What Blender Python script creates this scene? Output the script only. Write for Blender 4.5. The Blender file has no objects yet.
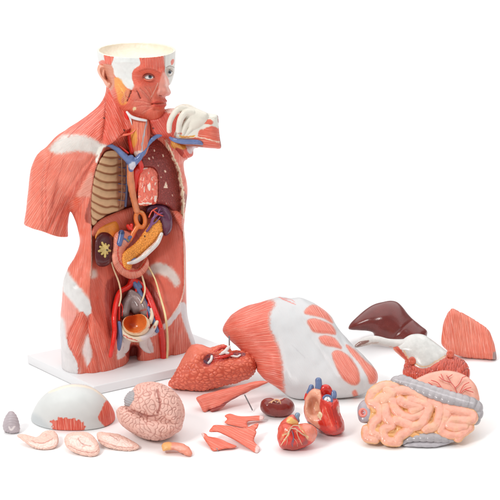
import bpy, math
import numpy as np
from mathutils import Vector
rad = math.radians
S = bpy.context.scene

# ------------------------------------------------------------------ camera
FPX, CX, CY = 1350.0, 250.0, 250.0           # focal length in photo pixels, centre
PITCH = rad(17.0)
TH0 = PITCH + math.atan((360 - CY) / FPX)
CAM = np.array([0.0, -3.5 * math.cos(TH0), 3.5 * math.sin(TH0)])
cd = bpy.data.cameras.new('camera'); cam = bpy.data.objects.new('camera', cd)
S.collection.objects.link(cam)
cd.sensor_width = 36; cd.lens = 36 * FPX / 500.0
cd.clip_start = 0.05; cd.clip_end = 200
cam.location = CAM; cam.rotation_euler = (rad(90) - PITCH, 0, 0)
S.camera = cam

# ------------------------------------------------------------------ studio light
wd = bpy.data.worlds.new('World'); S.world = wd; wd.use_nodes = True
wd.node_tree.nodes['Background'].inputs[0].default_value = (1.0, 1.0, 1.0, 1)
wd.node_tree.nodes['Background'].inputs[1].default_value = 0.33

def area(name, loc, target, size, power, col=(1, 1, 1)):
    l = bpy.data.lights.new(name, 'AREA'); l.shape = 'RECTANGLE'
    l.size = size[0]; l.size_y = size[1]; l.energy = power; l.color = col
    o = bpy.data.objects.new(name, l); S.collection.objects.link(o)
    o.location = loc
    o.rotation_euler = (Vector(target) - Vector(loc)).to_track_quat('-Z', 'Y').to_euler()
    return o
area('softbox_key', (-2.3, -2.8, 2.9), (-0.1, 0, 0.2), (0.9, 0.9), 88, (1, 0.99, 0.97))
area('softbox_fill', (2.8, -2.2, 2.2), (0.1, 0, 0.2), (1.6, 1.6), 14, (0.98, 0.99, 1))
area('softbox_overhead', (0, 5.5, 6.0), (0, 5.5, 0), (16, 16), 1130)

S.view_settings.view_transform = 'Standard'; S.view_settings.look = 'None'
S.view_settings.exposure = 0.04; S.view_settings.gamma = 1.0
S.render.engine = 'CYCLES'

# ------------------------------------------------------------------ field / mesh engine
f32 = np.float32
def ray(px, py):
    """direction per unit camera depth through photo pixel px,py"""
    a = (px - CX) / FPX; b = (CY - py) / FPX
    cp, sp = math.cos(PITCH), math.sin(PITCH)
    return a, cp + b * sp, -sp + b * cp        # x, y, z
class Upright:
    """depth planes are vertical planes y = Y0 - w*s"""
    def __init__(s, Y0): s.Y0 = Y0; s.s = (Y0 - CAM[1]) / math.cos(PITCH) / FPX
    def __call__(s, px, py, w):
        rx, ry, rz = ray(px, py)
        t = (s.Y0 - w * s.s - CAM[1]) / ry
        return rx * t, CAM[1] + ry * t, CAM[2] + rz * t
class Facing:
    """depth planes face the camera at distance D"""
    def __init__(s, D): s.D = D; s.s = D / FPX
    def __call__(s, px, py, w):
        rx, ry, rz = ray(px, py)
        t = s.D * (1 - w / FPX)
        return rx * t, CAM[1] + ry * t, CAM[2] + rz * t
def ground(px, py, z=0.0):
    rx, ry, rz = ray(px, py); t = (z - CAM[2]) / rz
    return np.array([rx * t, CAM[1] + ry * t, z])

def smooth01(t): t = np.clip(t, 0, 1); return t * t * (3 - 2 * t)
def smin(a, b, k): h = np.clip(0.5 + 0.5 * (b - a) / k, 0, 1); return b + (a - b) * h - k * h * (1 - h)
def smax(a, b, k): return -smin(-a, -b, k)

def catmull(pts, closed=True, n=6):
    P = np.array(pts, float); N = len(P); out = []
    rng = range(N) if closed else range(N - 1)
    for i in rng:
        if closed: p0, p1, p2, p3 = P[i - 1], P[i], P[(i + 1) % N], P[(i + 2) % N]
        else: p0, p1, p2, p3 = P[max(i - 1, 0)], P[i], P[i + 1], P[min(i + 2, N - 1)]
        for k in range(n):
            t = k / n
            out.append(0.5 * ((2 * p1) + (-p0 + p2) * t + (2 * p0 - 5 * p1 + 4 * p2 - p3) * t * t + (-p0 + 3 * p1 - 3 * p2 + p3) * t ** 3))
    if not closed: out.append(P[-1])
    return np.array(out)

def segdist(x, y, P, closed):
    d = np.full(x.shape, 1e9, f32); N = len(P)
    for i in range(N if closed else N - 1):
        a = P[i]; b = P[(i + 1) % N]; ex, ey = b - a; L = ex * ex + ey * ey + 1e-9
        t = np.clip(((x - a[0]) * ex + (y - a[1]) * ey) / L, 0, 1)
        d = np.minimum(d, (x - a[0] - t * ex) ** 2 + (y - a[1] - t * ey) ** 2)
    return np.sqrt(d)
def polysd(x, y, P):
    """signed distance, positive inside"""
    d = segdist(x, y, P, True); ins = np.zeros(x.shape, bool); N = len(P)
    for i in range(N):
        a = P[i]; b = P[(i + 1) % N]
        if a[1] == b[1]: continue
        c = (a[1] > y) != (b[1] > y)
        ins ^= c & (x < (b[0] - a[0]) * (y - a[1]) / (b[1] - a[1]) + a[0])
    return np.where(ins, d, -d).astype(f32)
def blur(a, sg):
    r = int(3 * sg) + 1; k = np.exp(-0.5 * (np.arange(-r, r + 1) / sg) ** 2); k /= k.sum()
    for ax in (0, 1):
        p = np.pad(a, [(r, r) if i == ax else (0, 0) for i in range(2)], mode='edge')
        a = sum(k[j] * np.take(p, range(j, j + a.shape[ax]), axis=ax) for j in range(2 * r + 1))
    return a.astype(f32)

class Map2:
    """2-D map on a raster, sampled bilinearly"""
    def __init__(s, x0, x1, y0, y1, h, fn):
        s.x0, s.y0, s.h = x0, y0, h
        xs = np.arange(x0, x1 + h, h); ys = np.arange(y0, y1 + h, h)
        s.a = fn(*np.meshgrid(xs, ys, indexing='ij')).astype(f32)
    def __call__(s, x, y):
        u = np.clip((x - s.x0) / s.h, 0, s.a.shape[0] - 1.001); v = np.clip((y - s.y0) / s.h, 0, s.a.shape[1] - 1.001)
        i = u.astype(int); j = v.astype(int); u = u - i; v = v - j; a = s.a
        return (a[i, j] * (1 - u) * (1 - v) + a[i + 1, j] * u * (1 - v) + a[i, j + 1] * (1 - u) * v + a[i + 1, j + 1] * u * v)

def hash3(i, j, k, s=0):
    n = (i * 73856093 ^ j * 19349663 ^ k * 83492791 ^ (s * 2654435 + 12345)) & 0x7fffffff
    n = (n ^ (n >> 13)) * 1274126177 & 0x7fffffff
    return ((n ^ (n >> 16)) & 0xffff) / 65535.0
def vnoise(x, y, z, s=0):
    x, y, z = np.broadcast_arrays(x, y, z)
    i = np.floor(x).astype(np.int64); j = np.floor(y).astype(np.int64); k = np.floor(z).astype(np.int64)
    u = smooth01(x - i); v = smooth01(y - j); w = smooth01(z - k); r = 0
    for a in (0, 1):
        for b in (0, 1):
            for c in (0, 1):
                r = r + hash3(i + a, j + b, k + c, s) * (u if a else 1 - u) * (v if b else 1 - v) * (w if c else 1 - w)
    return r * 2 - 1
def waves(x, y, z, wl, seed, n=36, squash=(1, 1, 1)):
    """band-limited noise: labyrinth pattern of wavelength wl"""
    g = np.random.RandomState(seed); r = 0
    for _ in range(n):
        d = g.normal(size=3); d /= np.linalg.norm(d); d = d * np.array(squash) * 2 * math.pi / wl
        r = r + np.cos(x * d[0] + y * d[1] + z * d[2] + g.uniform(0, 6.28))
    return r / math.sqrt(n / 2)
def cells(x, y, z, sz, s=0):
    """voronoi: F1, F2 - F1"""
    x, y, z = x / sz, y / sz, z / sz
    i = np.floor(x).astype(np.int64); j = np.floor(y).astype(np.int64); k = np.floor(z).astype(np.int64)
    f1 = np.full(x.shape, 9.0); f2 = f1.copy()
    for a in (-1, 0, 1):
        for b in (-1, 0, 1):
            for c in (-1, 0, 1):
                I, J, K = i + a, j + b, k + c
                d = np.sqrt((I + hash3(I, J, K, s + 1) - x) ** 2 + (J + hash3(I, J, K, s + 2) - y) ** 2 + (K + hash3(I, J, K, s + 3) - z) ** 2)
                m = d < f1; f2 = np.where(m, f1, np.minimum(f2, d)); f1 = np.where(m, d, f1)
    return f1, f2 - f1

def V(v, x, y): return v(x, y) if callable(v) else v
def pillow(poly, c=0.0, H=10.0, Hb=None, W=None, sg=2.5, relief=None, n=6):
    P = catmull(poly, True, n) if n else np.array(poly, float)
    def fn(X, Y, Wd):
        x = X[:, :, 0] + 0 * Y[:, :, 0]; y = Y[:, :, 0] + 0 * X[:, :, 0]
        h = float(abs(X[1, 0, 0] - X[0, 0, 0]))
        d = polysd(x, y, P); wd_ = W or float(d.max())
        p = wd_ - d
        if W: p = np.maximum(p, 0)
        if sg: p = p + (blur(p, sg / h) - p) * smooth01(d / (2 * sg))
        p = np.maximum(p, 0)
        Hf = V(H, x, y) + 0 * x; Hk = (Hf if Hb is None else V(Hb, x, y) + 0 * x); cc = V(c, x, y) + 0 * x
        if relief: Hf = Hf + relief(x, y)
        z = Wd - cc[:, :, None].astype(f32)
        Ht = np.where(z > 0, Hf[:, :, None], Hk[:, :, None]).astype(f32)
        Ht = np.maximum(Ht, 0.5)
        f = np.sqrt((p ** 2)[:, :, None].astype(f32) + (z * (wd_ / Ht)) ** 2) - wd_
        return f * np.minimum(1, Ht / wd_)
    fn.bb = (P[:, 0].min(), P[:, 0].max(), P[:, 1].min(), P[:, 1].max())
    return fn
def front_of(poly, c, H, W, sg, relief, x, y, n=6):
    d = polysd(x, y, catmull(poly, True, n)); p = np.clip(W - d, 0, W)
    return V(c, x, y) + V(H, x, y) * np.sqrt(np.maximum(1 - (p / W) ** 2, 0))

def tube(pts, r=None, n=5, flat=1.0):
    P = catmull([tuple(p) if len(p) == 4 else tuple(p) + (r,) for p in pts], False, n)
    def fn(X, Y, W):
        best = None
        for a, b in zip(P[:-1], P[1:]):
            e = (b - a)[:3]; L = float((e ** 2).sum()) + 1e-9
            t = np.clip(((X - a[0]) * e[0] + (Y - a[1]) * e[1] + (W - a[2]) * e[2]) / L, 0, 1)
            d = np.sqrt((X - a[0] - t * e[0]) ** 2 + (Y - a[1] - t * e[1]) ** 2 + ((W - a[2] - t * e[2]) / flat) ** 2) - (a[3] + t * (b[3] - a[3]))
            best = d if best is None else np.minimum(best, d)
        return best.astype(f32)
    R = P[:, 3].max() + 1
    fn.bb6 = (P[:, 0].min() - R, P[:, 0].max() + R, P[:, 1].min() - R, P[:, 1].max() + R, P[:, 2].min() - R * flat, P[:, 2].max() + R * flat)
    return fn
def ellip(c, r, yaw=0):
    ca, sa = math.cos(rad(yaw)), math.sin(rad(yaw))
    def fn(X, Y, W):
        x, y, w = X - c[0], Y - c[1], W - c[2]
        u = x * ca + y * sa; v = -x * sa + y * ca
        return ((np.sqrt((u / r[0]) ** 2 + (v / r[1]) ** 2 + (w / r[2]) ** 2) - 1) * min(r)).astype(f32)
    R = max(r[0], r[1]) + 1
    fn.bb6 = (c[0] - R, c[0] + R, c[1] - R, c[1] + R, c[2] - r[2] - 1, c[2] + r[2] + 1)
    return fn
def union(fs, k=1.0):
    def fn(X, Y, W):
        r = None
        for g in fs:
            v = g(X, Y, W); r = v if r is None else smin(r, v, k)
        return r
    b = [g.bb6 for g in fs if hasattr(g, 'bb6')]
    if len(b) == len(fs):
        b = np.array(b); fn.bb6 = (b[:, 0].min(), b[:, 1].max(), b[:, 2].min(), b[:, 3].max(), b[:, 4].min(), b[:, 5].max())
    return fn

def surface_nets(F):
    F = F.astype(f32)
    for ax in range(3):
        sl = [slice(None)] * 3
        for e in (0, -1):
            sl[ax] = e; F[tuple(sl)] = np.maximum(F[tuple(sl)], 0.3)
    ins = F < 0
    cnt = np.zeros(tuple(s - 1 for s in F.shape), np.int8)
    for a in (0, 1):
        for b in (0, 1):
            for c in (0, 1):
                cnt += ins[a:F.shape[0] - 1 + a, b:F.shape[1] - 1 + b, c:F.shape[2] - 1 + c]
    act = (cnt > 0) & (cnt < 8)
    I, J, K = np.nonzero(act); n = len(I)
    vid = np.full(act.shape, -1, np.int32); vid[I, J, K] = np.arange(n)
    acc = np.zeros((n, 3), f32); num = np.zeros(n, f32)
    corners = {(a, b, c): F[I + a, J + b, K + c] for a in (0, 1) for b in (0, 1) for c in (0, 1)}
    for ax in range(3):
        for o in ((0, 0), (0, 1), (1, 0), (1, 1)):
            p = list(o); p.insert(ax, 0); q = list(p); q[ax] = 1
            fa = corners[tuple(p)]; fb = corners[tuple(q)]
            m = (fa < 0) != (fb < 0)
            t = np.where(m, fa / np.where(m, fa - fb, 1), 0)
            pos = np.zeros((n, 3), f32)
            for i in range(3): pos[:, i] = p[i]
            pos[:, ax] = t
            acc += pos * m[:, None]; num += m
    vert = acc / num[:, None] + np.stack([I, J, K], 1)
    faces = []
    for ax in range(3):
        o1, o2 = [a for a in range(3) if a != ax]
        A = np.take(ins, range(F.shape[ax] - 1), ax); B = np.take(ins, range(1, F.shape[ax]), ax)
        e = A != B
        idx = np.argwhere(e)
        ok = (idx[:, o1] > 0) & (idx[:, o2] > 0) & (idx[:, o1] < F.shape[o1] - 1) & (idx[:, o2] < F.shape[o2] - 1)
        idx = idx[ok]
        def v(d1, d2):
            q = idx.copy(); q[:, o1] += d1; q[:, o2] += d2
            return vid[q[:, 0], q[:, 1], q[:, 2]]
        quad = np.stack([v(-1, -1), v(0, -1), v(0, 0), v(-1, 0)], 1)
        fl = A[idx[:, 0], idx[:, 1], idx[:, 2]]
        if ax == 1: fl = ~fl
        quad[~fl] = quad[~fl][:, ::-1]
        faces.append(quad)
    return vert, np.concatenate(faces)

def normals(v, f):
    a = np.cross(v[f[:, 2]] - v[f[:, 0]], v[f[:, 3]] - v[f[:, 1]])
    n = np.zeros_like(v)
    for i in range(3):
        s = np.zeros(len(v))
        for k in range(4): s += np.bincount(f[:, k], a[:, i], len(v))
        n[:, i] = s
    return n / (np.linalg.norm(n, axis=1, keepdims=True) + 1e-12)

# ------------------------------------------------------------------ pigment painting (per-vertex)
def C(h): return np.array([int(h[i:i + 2], 16) / 255 for i in (0, 2, 4)])
def lin(c): c = np.asarray(c); return np.where(c <= 0.04045, c / 12.92, ((c + 0.055) / 1.055) ** 2.4)
def fibc(spec, x, y):
    if spec[0] == 'lin':
        a = rad(spec[1]); ca, sa = math.cos(a), math.sin(a)      # direction of the fibres, image degrees (0 right, 90 down)
        return -x * sa + y * ca, x * ca + y * sa
    if spec[0] == 'fan':
        dx, dy = x - spec[1], y - spec[2]
        return np.arctan2(dy, dx) * spec[3], np.hypot(dx, dy)
class Paint:
    def __init__(s, base, fib=None, st=1.0, wob=0.5): s.base = C(base); s.L = []; s.fib = fib; s.st = st; s.wob = wob
    def poly(s, pts, col, soft=0.7, fib=None, st=None, a=1.0, sm=True, wob=None, back=False):
        s.L.append(('p', catmull(pts, True, 5) if sm else np.array(pts, float), col, soft, fib, st, a, 0, wob, back)); return s
    def line(s, pts, width, col, soft=0.5, a=1.0, wob=None):
        s.L.append(('l', catmull(pts, False, 6), col, soft, None, None, a, width, wob, False)); return s
    def __call__(s, x, y, w, n, disp):
        N = len(x); col = np.tile(s.base, (N, 1))
        fib = np.zeros((N, 3))
        if s.fib: fib[:, 0], fib[:, 1] = fibc(s.fib, x, y); fib[:, 2] = s.st
        front = smooth01((n[:, 2] + 0.35) / 0.3)
        wx = vnoise(x * 0.6, y * 0.6, w * 0.6, 3); wy = vnoise(x * 0.6, y * 0.6, w * 0.6, 7)
        for kind, P, cc, soft, fb, st, a, width, wob, back in s.L:
            wb = s.wob if wob is None else wob
            qx = x + wx * wb; qy = y + wy * wb
            m = 3 + width + soft; b = (P[:, 0].min() - m, P[:, 0].max() + m, P[:, 1].min() - m, P[:, 1].max() + m)
            sel = np.nonzero((qx > b[0]) & (qx < b[1]) & (qy > b[2]) & (qy < b[3]))[0]
            if not len(sel): continue
            if kind == 'p': mp = Map2(*b, 0.5, lambda u, v: polysd(u, v, P)); d = mp(qx[sel], qy[sel])
            else: d = width / 2 - segdist(qx[sel], qy[sel], P, False)
            k = smooth01(d / (2 * soft) + 0.5) * a
            if not back: k = k * front[sel]
            if cc is not None: col[sel] += (C(cc) - col[sel]) * k[:, None]
            if fb is not None:
                u, v = fibc(fb, x[sel], y[sel]); t = k > 0.5; q = sel[t]
                fib[q, 0] = u[t]; fib[q, 1] = v[t]
            if st is not None: fib[sel, 2] += (st - fib[sel, 2]) * k
        return col, fib

# ------------------------------------------------------------------ materials
MATS = {}
def material(name, rough=0.38, spec=0.5, bump=0.42, grain=60.0, mott=0.06, fibcol=0.5, sss=0.0, coat=0.0, tint=None):
    if name in MATS: return MATS[name]
    m = bpy.data.materials.new(name); m.use_nodes = True; nt = m.node_tree; N = nt.nodes; L = nt.links
    b = N['Principled BSDF']
    col = N.new('ShaderNodeAttribute'); col.attribute_name = 'Col'
    fib = N.new('ShaderNodeAttribute'); fib.attribute_name = 'fib'
    sep = N.new('ShaderNodeSeparateXYZ'); L.new(fib.outputs['Vector'], sep.inputs[0])
    def mth(op, a, b_=None, c=None):
        q = N.new('ShaderNodeMath'); q.operation = op
        for i, v in enumerate((a, b_, c)):
            if v is None: continue
            if isinstance(v, (int, float)): q.inputs[i].default_value = v
            else: L.new(v, q.inputs[i])
        return q.outputs[0]
    comb = N.new('ShaderNodeCombineXYZ')
    L.new(sep.outputs[0], comb.inputs[0]); L.new(mth('MULTIPLY', sep.outputs[1], 0.07), comb.inputs[1])
    n1 = N.new('ShaderNodeTexNoise'); n1.inputs['Scale'].default_value = 0.95; n1.inputs['Detail'].default_value = 2.5; n1.inputs['Roughness'].default_value = 0.6
    L.new(comb.outputs[0], n1.inputs['Vector'])
    tc = N.new('ShaderNodeTexCoord')
    n2 = N.new('ShaderNodeTexNoise'); n2.inputs['Scale'].default_value = grain; n2.inputs['Detail'].default_value = 4
    L.new(tc.outputs['Object'], n2.inputs['Vector'])
    n3 = N.new('ShaderNodeTexNoise'); n3.inputs['Scale'].default_value = grain * 6; n3.inputs['Detail'].default_value = 2
    L.new(tc.outputs['Object'], n3.inputs['Vector'])
    # colour: mottling, then pale fibre streaks
    mr = N.new('ShaderNodeMapRange'); mr.inputs[1].default_value = 0.3; mr.inputs[2].default_value = 0.7
    mr.inputs[3].default_value = 1 - mott; mr.inputs[4].default_value = 1 + mott; L.new(n2.outputs[0], mr.inputs[0])
    mul = N.new('ShaderNodeVectorMath'); mul.operation = 'SCALE'; L.new(col.outputs['Color'], mul.inputs[0]); L.new(mr.outputs[0], mul.inputs['Scale'])
    n4 = N.new('ShaderNodeTexNoise'); n4.inputs['Scale'].default_value = 0.30; n4.inputs['Detail'].default_value = 2.0
    L.new(comb.outputs[0], n4.inputs['Vector'])
    wave = mth('SINE', mth('ADD', mth('MULTIPLY', sep.outputs[0], 3.6), mth('MULTIPLY', n4.outputs[0], 16.0)))
    rib = mth('ADD', mth('MULTIPLY', wave, 0.19), n1.outputs[0])
    st = N.new('ShaderNodeMapRange'); st.inputs[1].default_value = 0.55; st.inputs[2].default_value = 0.78; L.new(rib, st.inputs[0])
    fa = mth('MULTIPLY', mth('MULTIPLY', st.outputs[0], sep.outputs[2]), fibcol)
    mix = N.new('ShaderNodeMix'); mix.data_type = 'RGBA'; L.new(fa, mix.inputs['Factor'])
    L.new(mul.outputs[0], mix.inputs[6]); mix.inputs[7].default_value = (*(tint or (0.92, 0.47, 0.37)), 1)
    dk = N.new('ShaderNodeMapRange'); dk.inputs[1].default_value = 0.26; dk.inputs[2].default_value = 0.46; dk.inputs[3].default_value = 1; dk.inputs[4].default_value = 0; L.new(rib, dk.inputs[0])
    fd = mth('MULTIPLY', mth('MULTIPLY', dk.outputs[0], sep.outputs[2]), fibcol * 0.8)
    mx2 = N.new('ShaderNodeMix'); mx2.data_type = 'RGBA'; mx2.blend_type = 'MULTIPLY'; L.new(fd, mx2.inputs['Factor'])
    L.new(mix.outputs[2], mx2.inputs[6]); mx2.inputs[7].default_value = (0.76, 0.40, 0.34, 1)
    n5 = N.new('ShaderNodeTexNoise'); n5.inputs['Scale'].default_value = 17; n5.inputs['Detail'].default_value = 3; n5.inputs['Roughness'].default_value = 0.65
    L.new(tc.outputs['Object'], n5.inputs['Vector'])
    m5 = N.new('ShaderNodeMapRange'); m5.inputs[1].default_value = 0.42; m5.inputs[2].default_value = 0.68; m5.inputs[3].default_value = 0; m5.inputs[4].default_value = 0.55; L.new(n5.outputs[0], m5.inputs[0])
    mx3 = N.new('ShaderNodeMix'); mx3.data_type = 'RGBA'; mx3.blend_type = 'MULTIPLY'
    L.new(mth('MULTIPLY', m5.outputs[0], mth('ADD', mth('MULTIPLY', sep.outputs[2], 1.0), mott * 1.2)), mx3.inputs['Factor'])
    L.new(mx2.outputs[2], mx3.inputs[6]); mx3.inputs[7].default_value = (0.90, 0.66, 0.62, 1)
    L.new(mx3.outputs[2], b.inputs['Base Color'])
    # relief
    hb = mth('ADD', mth('MULTIPLY', mth('MULTIPLY', rib, sep.outputs[2]), 2.4), mth('MULTIPLY', n3.outputs[0], 0.18))
    bp = N.new('ShaderNodeBump'); bp.inputs['Strength'].default_value = bump; bp.inputs['Distance'].default_value = 0.0022
    L.new(hb, bp.inputs['Height']); L.new(bp.outputs[0], b.inputs['Normal'])
    rr = N.new('ShaderNodeMapRange'); rr.inputs[3].default_value = rough - 0.07; rr.inputs[4].default_value = rough + 0.1; L.new(n2.outputs[0], rr.inputs[0])
    L.new(rr.outputs[0], b.inputs['Roughness'])
    b.inputs['Specular IOR Level'].default_value = spec
    b.inputs['Coat Weight'].default_value = coat; b.inputs['Coat Roughness'].default_value = 0.2
    if sss:
        b.inputs['Subsurface Weight'].default_value = sss; b.inputs['Subsurface Radius'].default_value = (0.006, 0.002, 0.0015); b.inputs['Subsurface Scale'].default_value = 1.0
    MATS[name] = m; return m
material('painted_flesh'); material('glossy_organ', rough=0.24, spec=0.5, mott=0.12, coat=0.15)
material('white_plaster', rough=0.5, mott=0.02, bump=0.2)
material('cover_paint', mott=0.012)
material('brain_plastic', rough=0.45, mott=0.08, bump=0.3)
material('grainy_tissue', rough=0.4, mott=0.4, grain=420, bump=0.5)
def plain(name, col, rough=0.4, metal=0.0, noise=0.03, scale=30):
    if name in MATS: return MATS[name]
    m = bpy.data.materials.new(name); m.use_nodes = True; nt = m.node_tree; b = nt.nodes['Principled BSDF']
    t = nt.nodes.new('ShaderNodeTexNoise'); t.inputs['Scale'].default_value = scale; t.inputs['Detail'].default_value = 4
    tc = nt.nodes.new('ShaderNodeTexCoord'); nt.links.new(tc.outputs['Object'], t.inputs['Vector'])
    r = nt.nodes.new('ShaderNodeMapRange'); r.inputs[3].default_value = 1 - noise; r.inputs[4].default_value = 1 + noise; nt.links.new(t.outputs[0], r.inputs[0])
    mu = nt.nodes.new('ShaderNodeVectorMath'); mu.operation = 'SCALE'; mu.inputs[0].default_value = col
    nt.links.new(r.outputs[0], mu.inputs['Scale']); nt.links.new(mu.outputs[0], b.inputs['Base Color'])
    b.inputs['Roughness'].default_value = rough; b.inputs['Metallic'].default_value = metal
    MATS[name] = m; return m

# ------------------------------------------------------------------ things and parts
def make_mesh(name, v, f, col=None, fib=None, mat=None):
    me = bpy.data.meshes.new(name)
    me.vertices.add(len(v)); me.vertices.foreach_set('co', v.astype(f32).ravel())
    me.loops.add(f.size); me.loops.foreach_set('vertex_index', f.astype(np.int32).ravel())
    me.polygons.add(len(f)); me.polygons.foreach_set('loop_start', (np.arange(len(f)) * 4).astype(np.int32))
    me.polygons.foreach_set('use_smooth', np.ones(len(f), bool))
    me.update(calc_edges=True)
    if col is not None:
        a = me.color_attributes.new('Col', 'FLOAT_COLOR', 'POINT')
        a.data.foreach_set('color', np.concatenate([lin(np.clip(col, 0, 1)), np.ones((len(v), 1))], 1).astype(f32).ravel())
        a = me.attributes.new('fib', 'FLOAT_VECTOR', 'POINT'); a.data.foreach_set('vector', fib.astype(f32).ravel())
    me.validate()
    if mat: me.materials.append(mat)
    return me

class Thing:
    def __init__(s, name, label, cat, frame=None, contact=None, k=0.0, py0=0.0, group=None):
        s.name, s.label, s.cat, s.frame, s.contact, s.k, s.py0, s.group = name, label, cat, frame, contact, k, py0, group
        s.parts = []
    def add(s, name, field, paint, bb=None, h=0.7, mat='painted_flesh', parent=None, label=None, disp=None, zcut=None, zmax=None):
        if bb is None: bb = field.bb6
        x0, x1, y0, y1, w0, w1 = bb
        x = np.arange(x0 - 2 * h, x1 + 2 * h, h, dtype=f32); y = np.arange(y0 - 2 * h, y1 + 2 * h, h, dtype=f32); w = np.arange(w0 - 2 * h, w1 + 2 * h, h, dtype=f32)
        X, Y, W = x[:, None, None], y[None, :, None], w[None, None, :]
        F = field(X, Y, W) + np.zeros((len(x), len(y), len(w)), f32)
        if zcut is not None or zmax is not None:
            rx, ry, rz = ray(X, Y); fr = s.frame
            Z = CAM[2] + rz * (fr.Y0 - W * fr.s - CAM[1]) / ry
            if zcut is not None: F = np.maximum(F, (zcut - Z) / fr.s)
            if zmax is not None: F = np.maximum(F, (Z - zmax) / fr.s)
        if s.frame is None:                        # flat underside where the piece meets the floor
            cx_, cy_, cw_ = s.contact; cw_ = cw_ + s.k * (cy_ - s.py0)
            D_ = -CAM[2] / (ray(cx_, cy_)[2] * (1 - cw_ / FPX))
            Z = CAM[2] + ray(X, Y)[2] * D_ * (1 - (W + s.k * (Y - s.py0)) / FPX)
            F = np.maximum(F, ((0.0012 - Z) / (D_ / FPX)).astype(f32))
        v, f = surface_nets(F)
        if not len(v): print('EMPTY', name); return None
        v = np.stack([x[0] + v[:, 0] * h, y[0] + v[:, 1] * h, w[0] + v[:, 2] * h], 1).astype(np.float64)
        n = normals(v, f)
        if (n * (v - v.mean(0))).sum() < 0 and False: f = f[:, ::-1]; n = -n
        dv = np.zeros(len(v))
        if disp is not None:
            dv = disp(v[:, 0], v[:, 1], v[:, 2], n); v = v + n * dv[:, None]
        col, fib = paint(v[:, 0], v[:, 1], v[:, 2], n, dv)
        s.parts.append(dict(name=name, v=v, f=f, col=col, fib=fib, mat=MATS[mat], parent=parent, label=label))
        return len(s.parts) - 1
    def raw(s, name, obj_fn, parent=None, label=None):
        """obj_fn(frame) -> (world verts, quads, material) once the thing stands"""
        s.parts.append(dict(name=name, raw=obj_fn, parent=parent, label=label)); return len(s.parts) - 1
    def finish(s):
        for p in s.parts:
            if 'v' in p: p['v'][:, 2] += s.k * (p['v'][:, 1] - s.py0)
        fr = s.frame
        if fr is None:
            cx, cy, cw = s.contact; cw = cw + s.k * (cy - s.py0)
            rz = ray(cx, cy)[2]; fr = Facing(-CAM[2] / (rz * (1 - cw / FPX)))
        s.fr = fr; allv = []
        for p in s.parts:
            if 'v' in p:
                X, Y, Z = fr(p['v'][:, 0], p['v'][:, 1], p['v'][:, 2])
                p['co'] = np.stack([X, Y, np.maximum(Z, 0.0006)], 1)
                p['q'] = p['f'][:, ::-1]
            else: p['co'], p['q'], p['mat'] = p['raw'](fr)
            allv.append(p['co'])
        A = np.concatenate(allv); base = np.array([(A[:, 0].min() + A[:, 0].max()) / 2, (A[:, 1].min() + A[:, 1].max()) / 2, A[:, 2].min()])
        single = len(s.parts) == 1
        if not single:
            root = bpy.data.objects.new(s.name, None); root.empty_display_size = 0.03; S.collection.objects.link(root); root.location = base
        objs = []
        for p in s.parts:
            me = make_mesh(p['name'] if not single else s.name, p['co'] - base, p['q'][:, ::1], p.get('col'), p.get('fib'), p['mat'])
            o = bpy.data.objects.new(p['name'] if not single else s.name, me); S.collection.objects.link(o)
            if single: o.location = base; root = o
            else: o.parent = root if p['parent'] is None else objs[p['parent']]
            if p['label'] and not single: o['label'] = p['label']
            objs.append(o)
        root['label'] = s.label; root['category'] = s.cat
        if s.group: root['group'] = s.group
        s.root = root; return root
def box_mesh(cs):
    """cs: 8 corners, bottom 4 then top 4 (ccw)"""
    return np.array(cs, float), np.array([[3, 2, 1, 0], [4, 5, 6, 7], [0, 1, 5, 4], [1, 2, 6, 5], [2, 3, 7, 6], [3, 0, 4, 7]])
def bump2(x, y, cx, cy, a, sx, sy, ang=0):
    c_, s_ = math.cos(rad(ang)), math.sin(rad(ang)); dx, dy = x - cx, y - cy
    return a * np.exp(-0.5 * (((dx * c_ + dy * s_) / sx) ** 2 + ((-dx * s_ + dy * c_) / sy) ** 2))
def ridge2(x, y, pts, a, wdt):
    return a * np.exp(-0.5 * (segdist(x, y, catmull(pts, False, 5), False) / wdt) ** 2)

# ------------------------------------------------------------------ setting
me = bpy.data.meshes.new('floor'); g = 30
me.from_pydata([(-g, -g, 0), (g, -g, 0), (g, g, 0), (-g, g, 0)], [], [(0, 1, 2, 3)])
me.materials.append(plain('white_floor', (0.93, 0.93, 0.93), 0.6, 0, 0.01, 3))
fl = bpy.data.objects.new('floor', me); S.collection.objects.link(fl); fl['kind'] = 'structure'
# ================================================================ the standing torso
ZB = 0.024                                        # top of the base board
rx_, ry_, rz_ = ray(120, 358)
Y0 = CAM[1] + ry_ * (ZB - CAM[2]) / rz_
UP = Upright(Y0)
def zof(px, py, w): return UP(np.float64(px), np.float64(py), np.float64(w))[2]
T = Thing('anatomical_torso_model', 'life-size muscle torso with opened skull and chest, standing on a white base board', 'anatomical model', frame=UP)

TR = [(108,80),(105,95),(99,105),(89,114),(76,123),(64,131),(53,141),(47,152),(46,168),(52,188),(66,204),(75,220),(79.5,238),(78.5,248),(74,258),(67.5,269),(63,282),(62,300),(60.5,315),(60,332),(61,350),(62,372),(66,392),
      (100,398),(130,392),(160,388),(200,386),(199,360),(196,345),(191.5,331),(187.5,314),(186.3,295),(186,270),(185.5,245),(184,226),(186,207),(187.5,195),(187,183),(184.5,172),(184,162),(188,158),(186,146),(176,130),(168,120),(160,112),(150,104),(135,95),(118,84)]
cT = lambda x, y: 0.42 * (118 - x) * smooth01((y - 100) / 40) - 8 * (1 - smooth01((y - 112) / 35))
_hy = [80, 100, 118, 135, 160, 200, 235, 265, 300, 330, 360, 395]; _hv = [20, 20, 22, 28, 34, 33, 29, 30, 34, 36, 34, 33]
HT = lambda x, y: np.interp(y, _hy, _hv) + 0 * x
WT = 40.0
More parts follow.
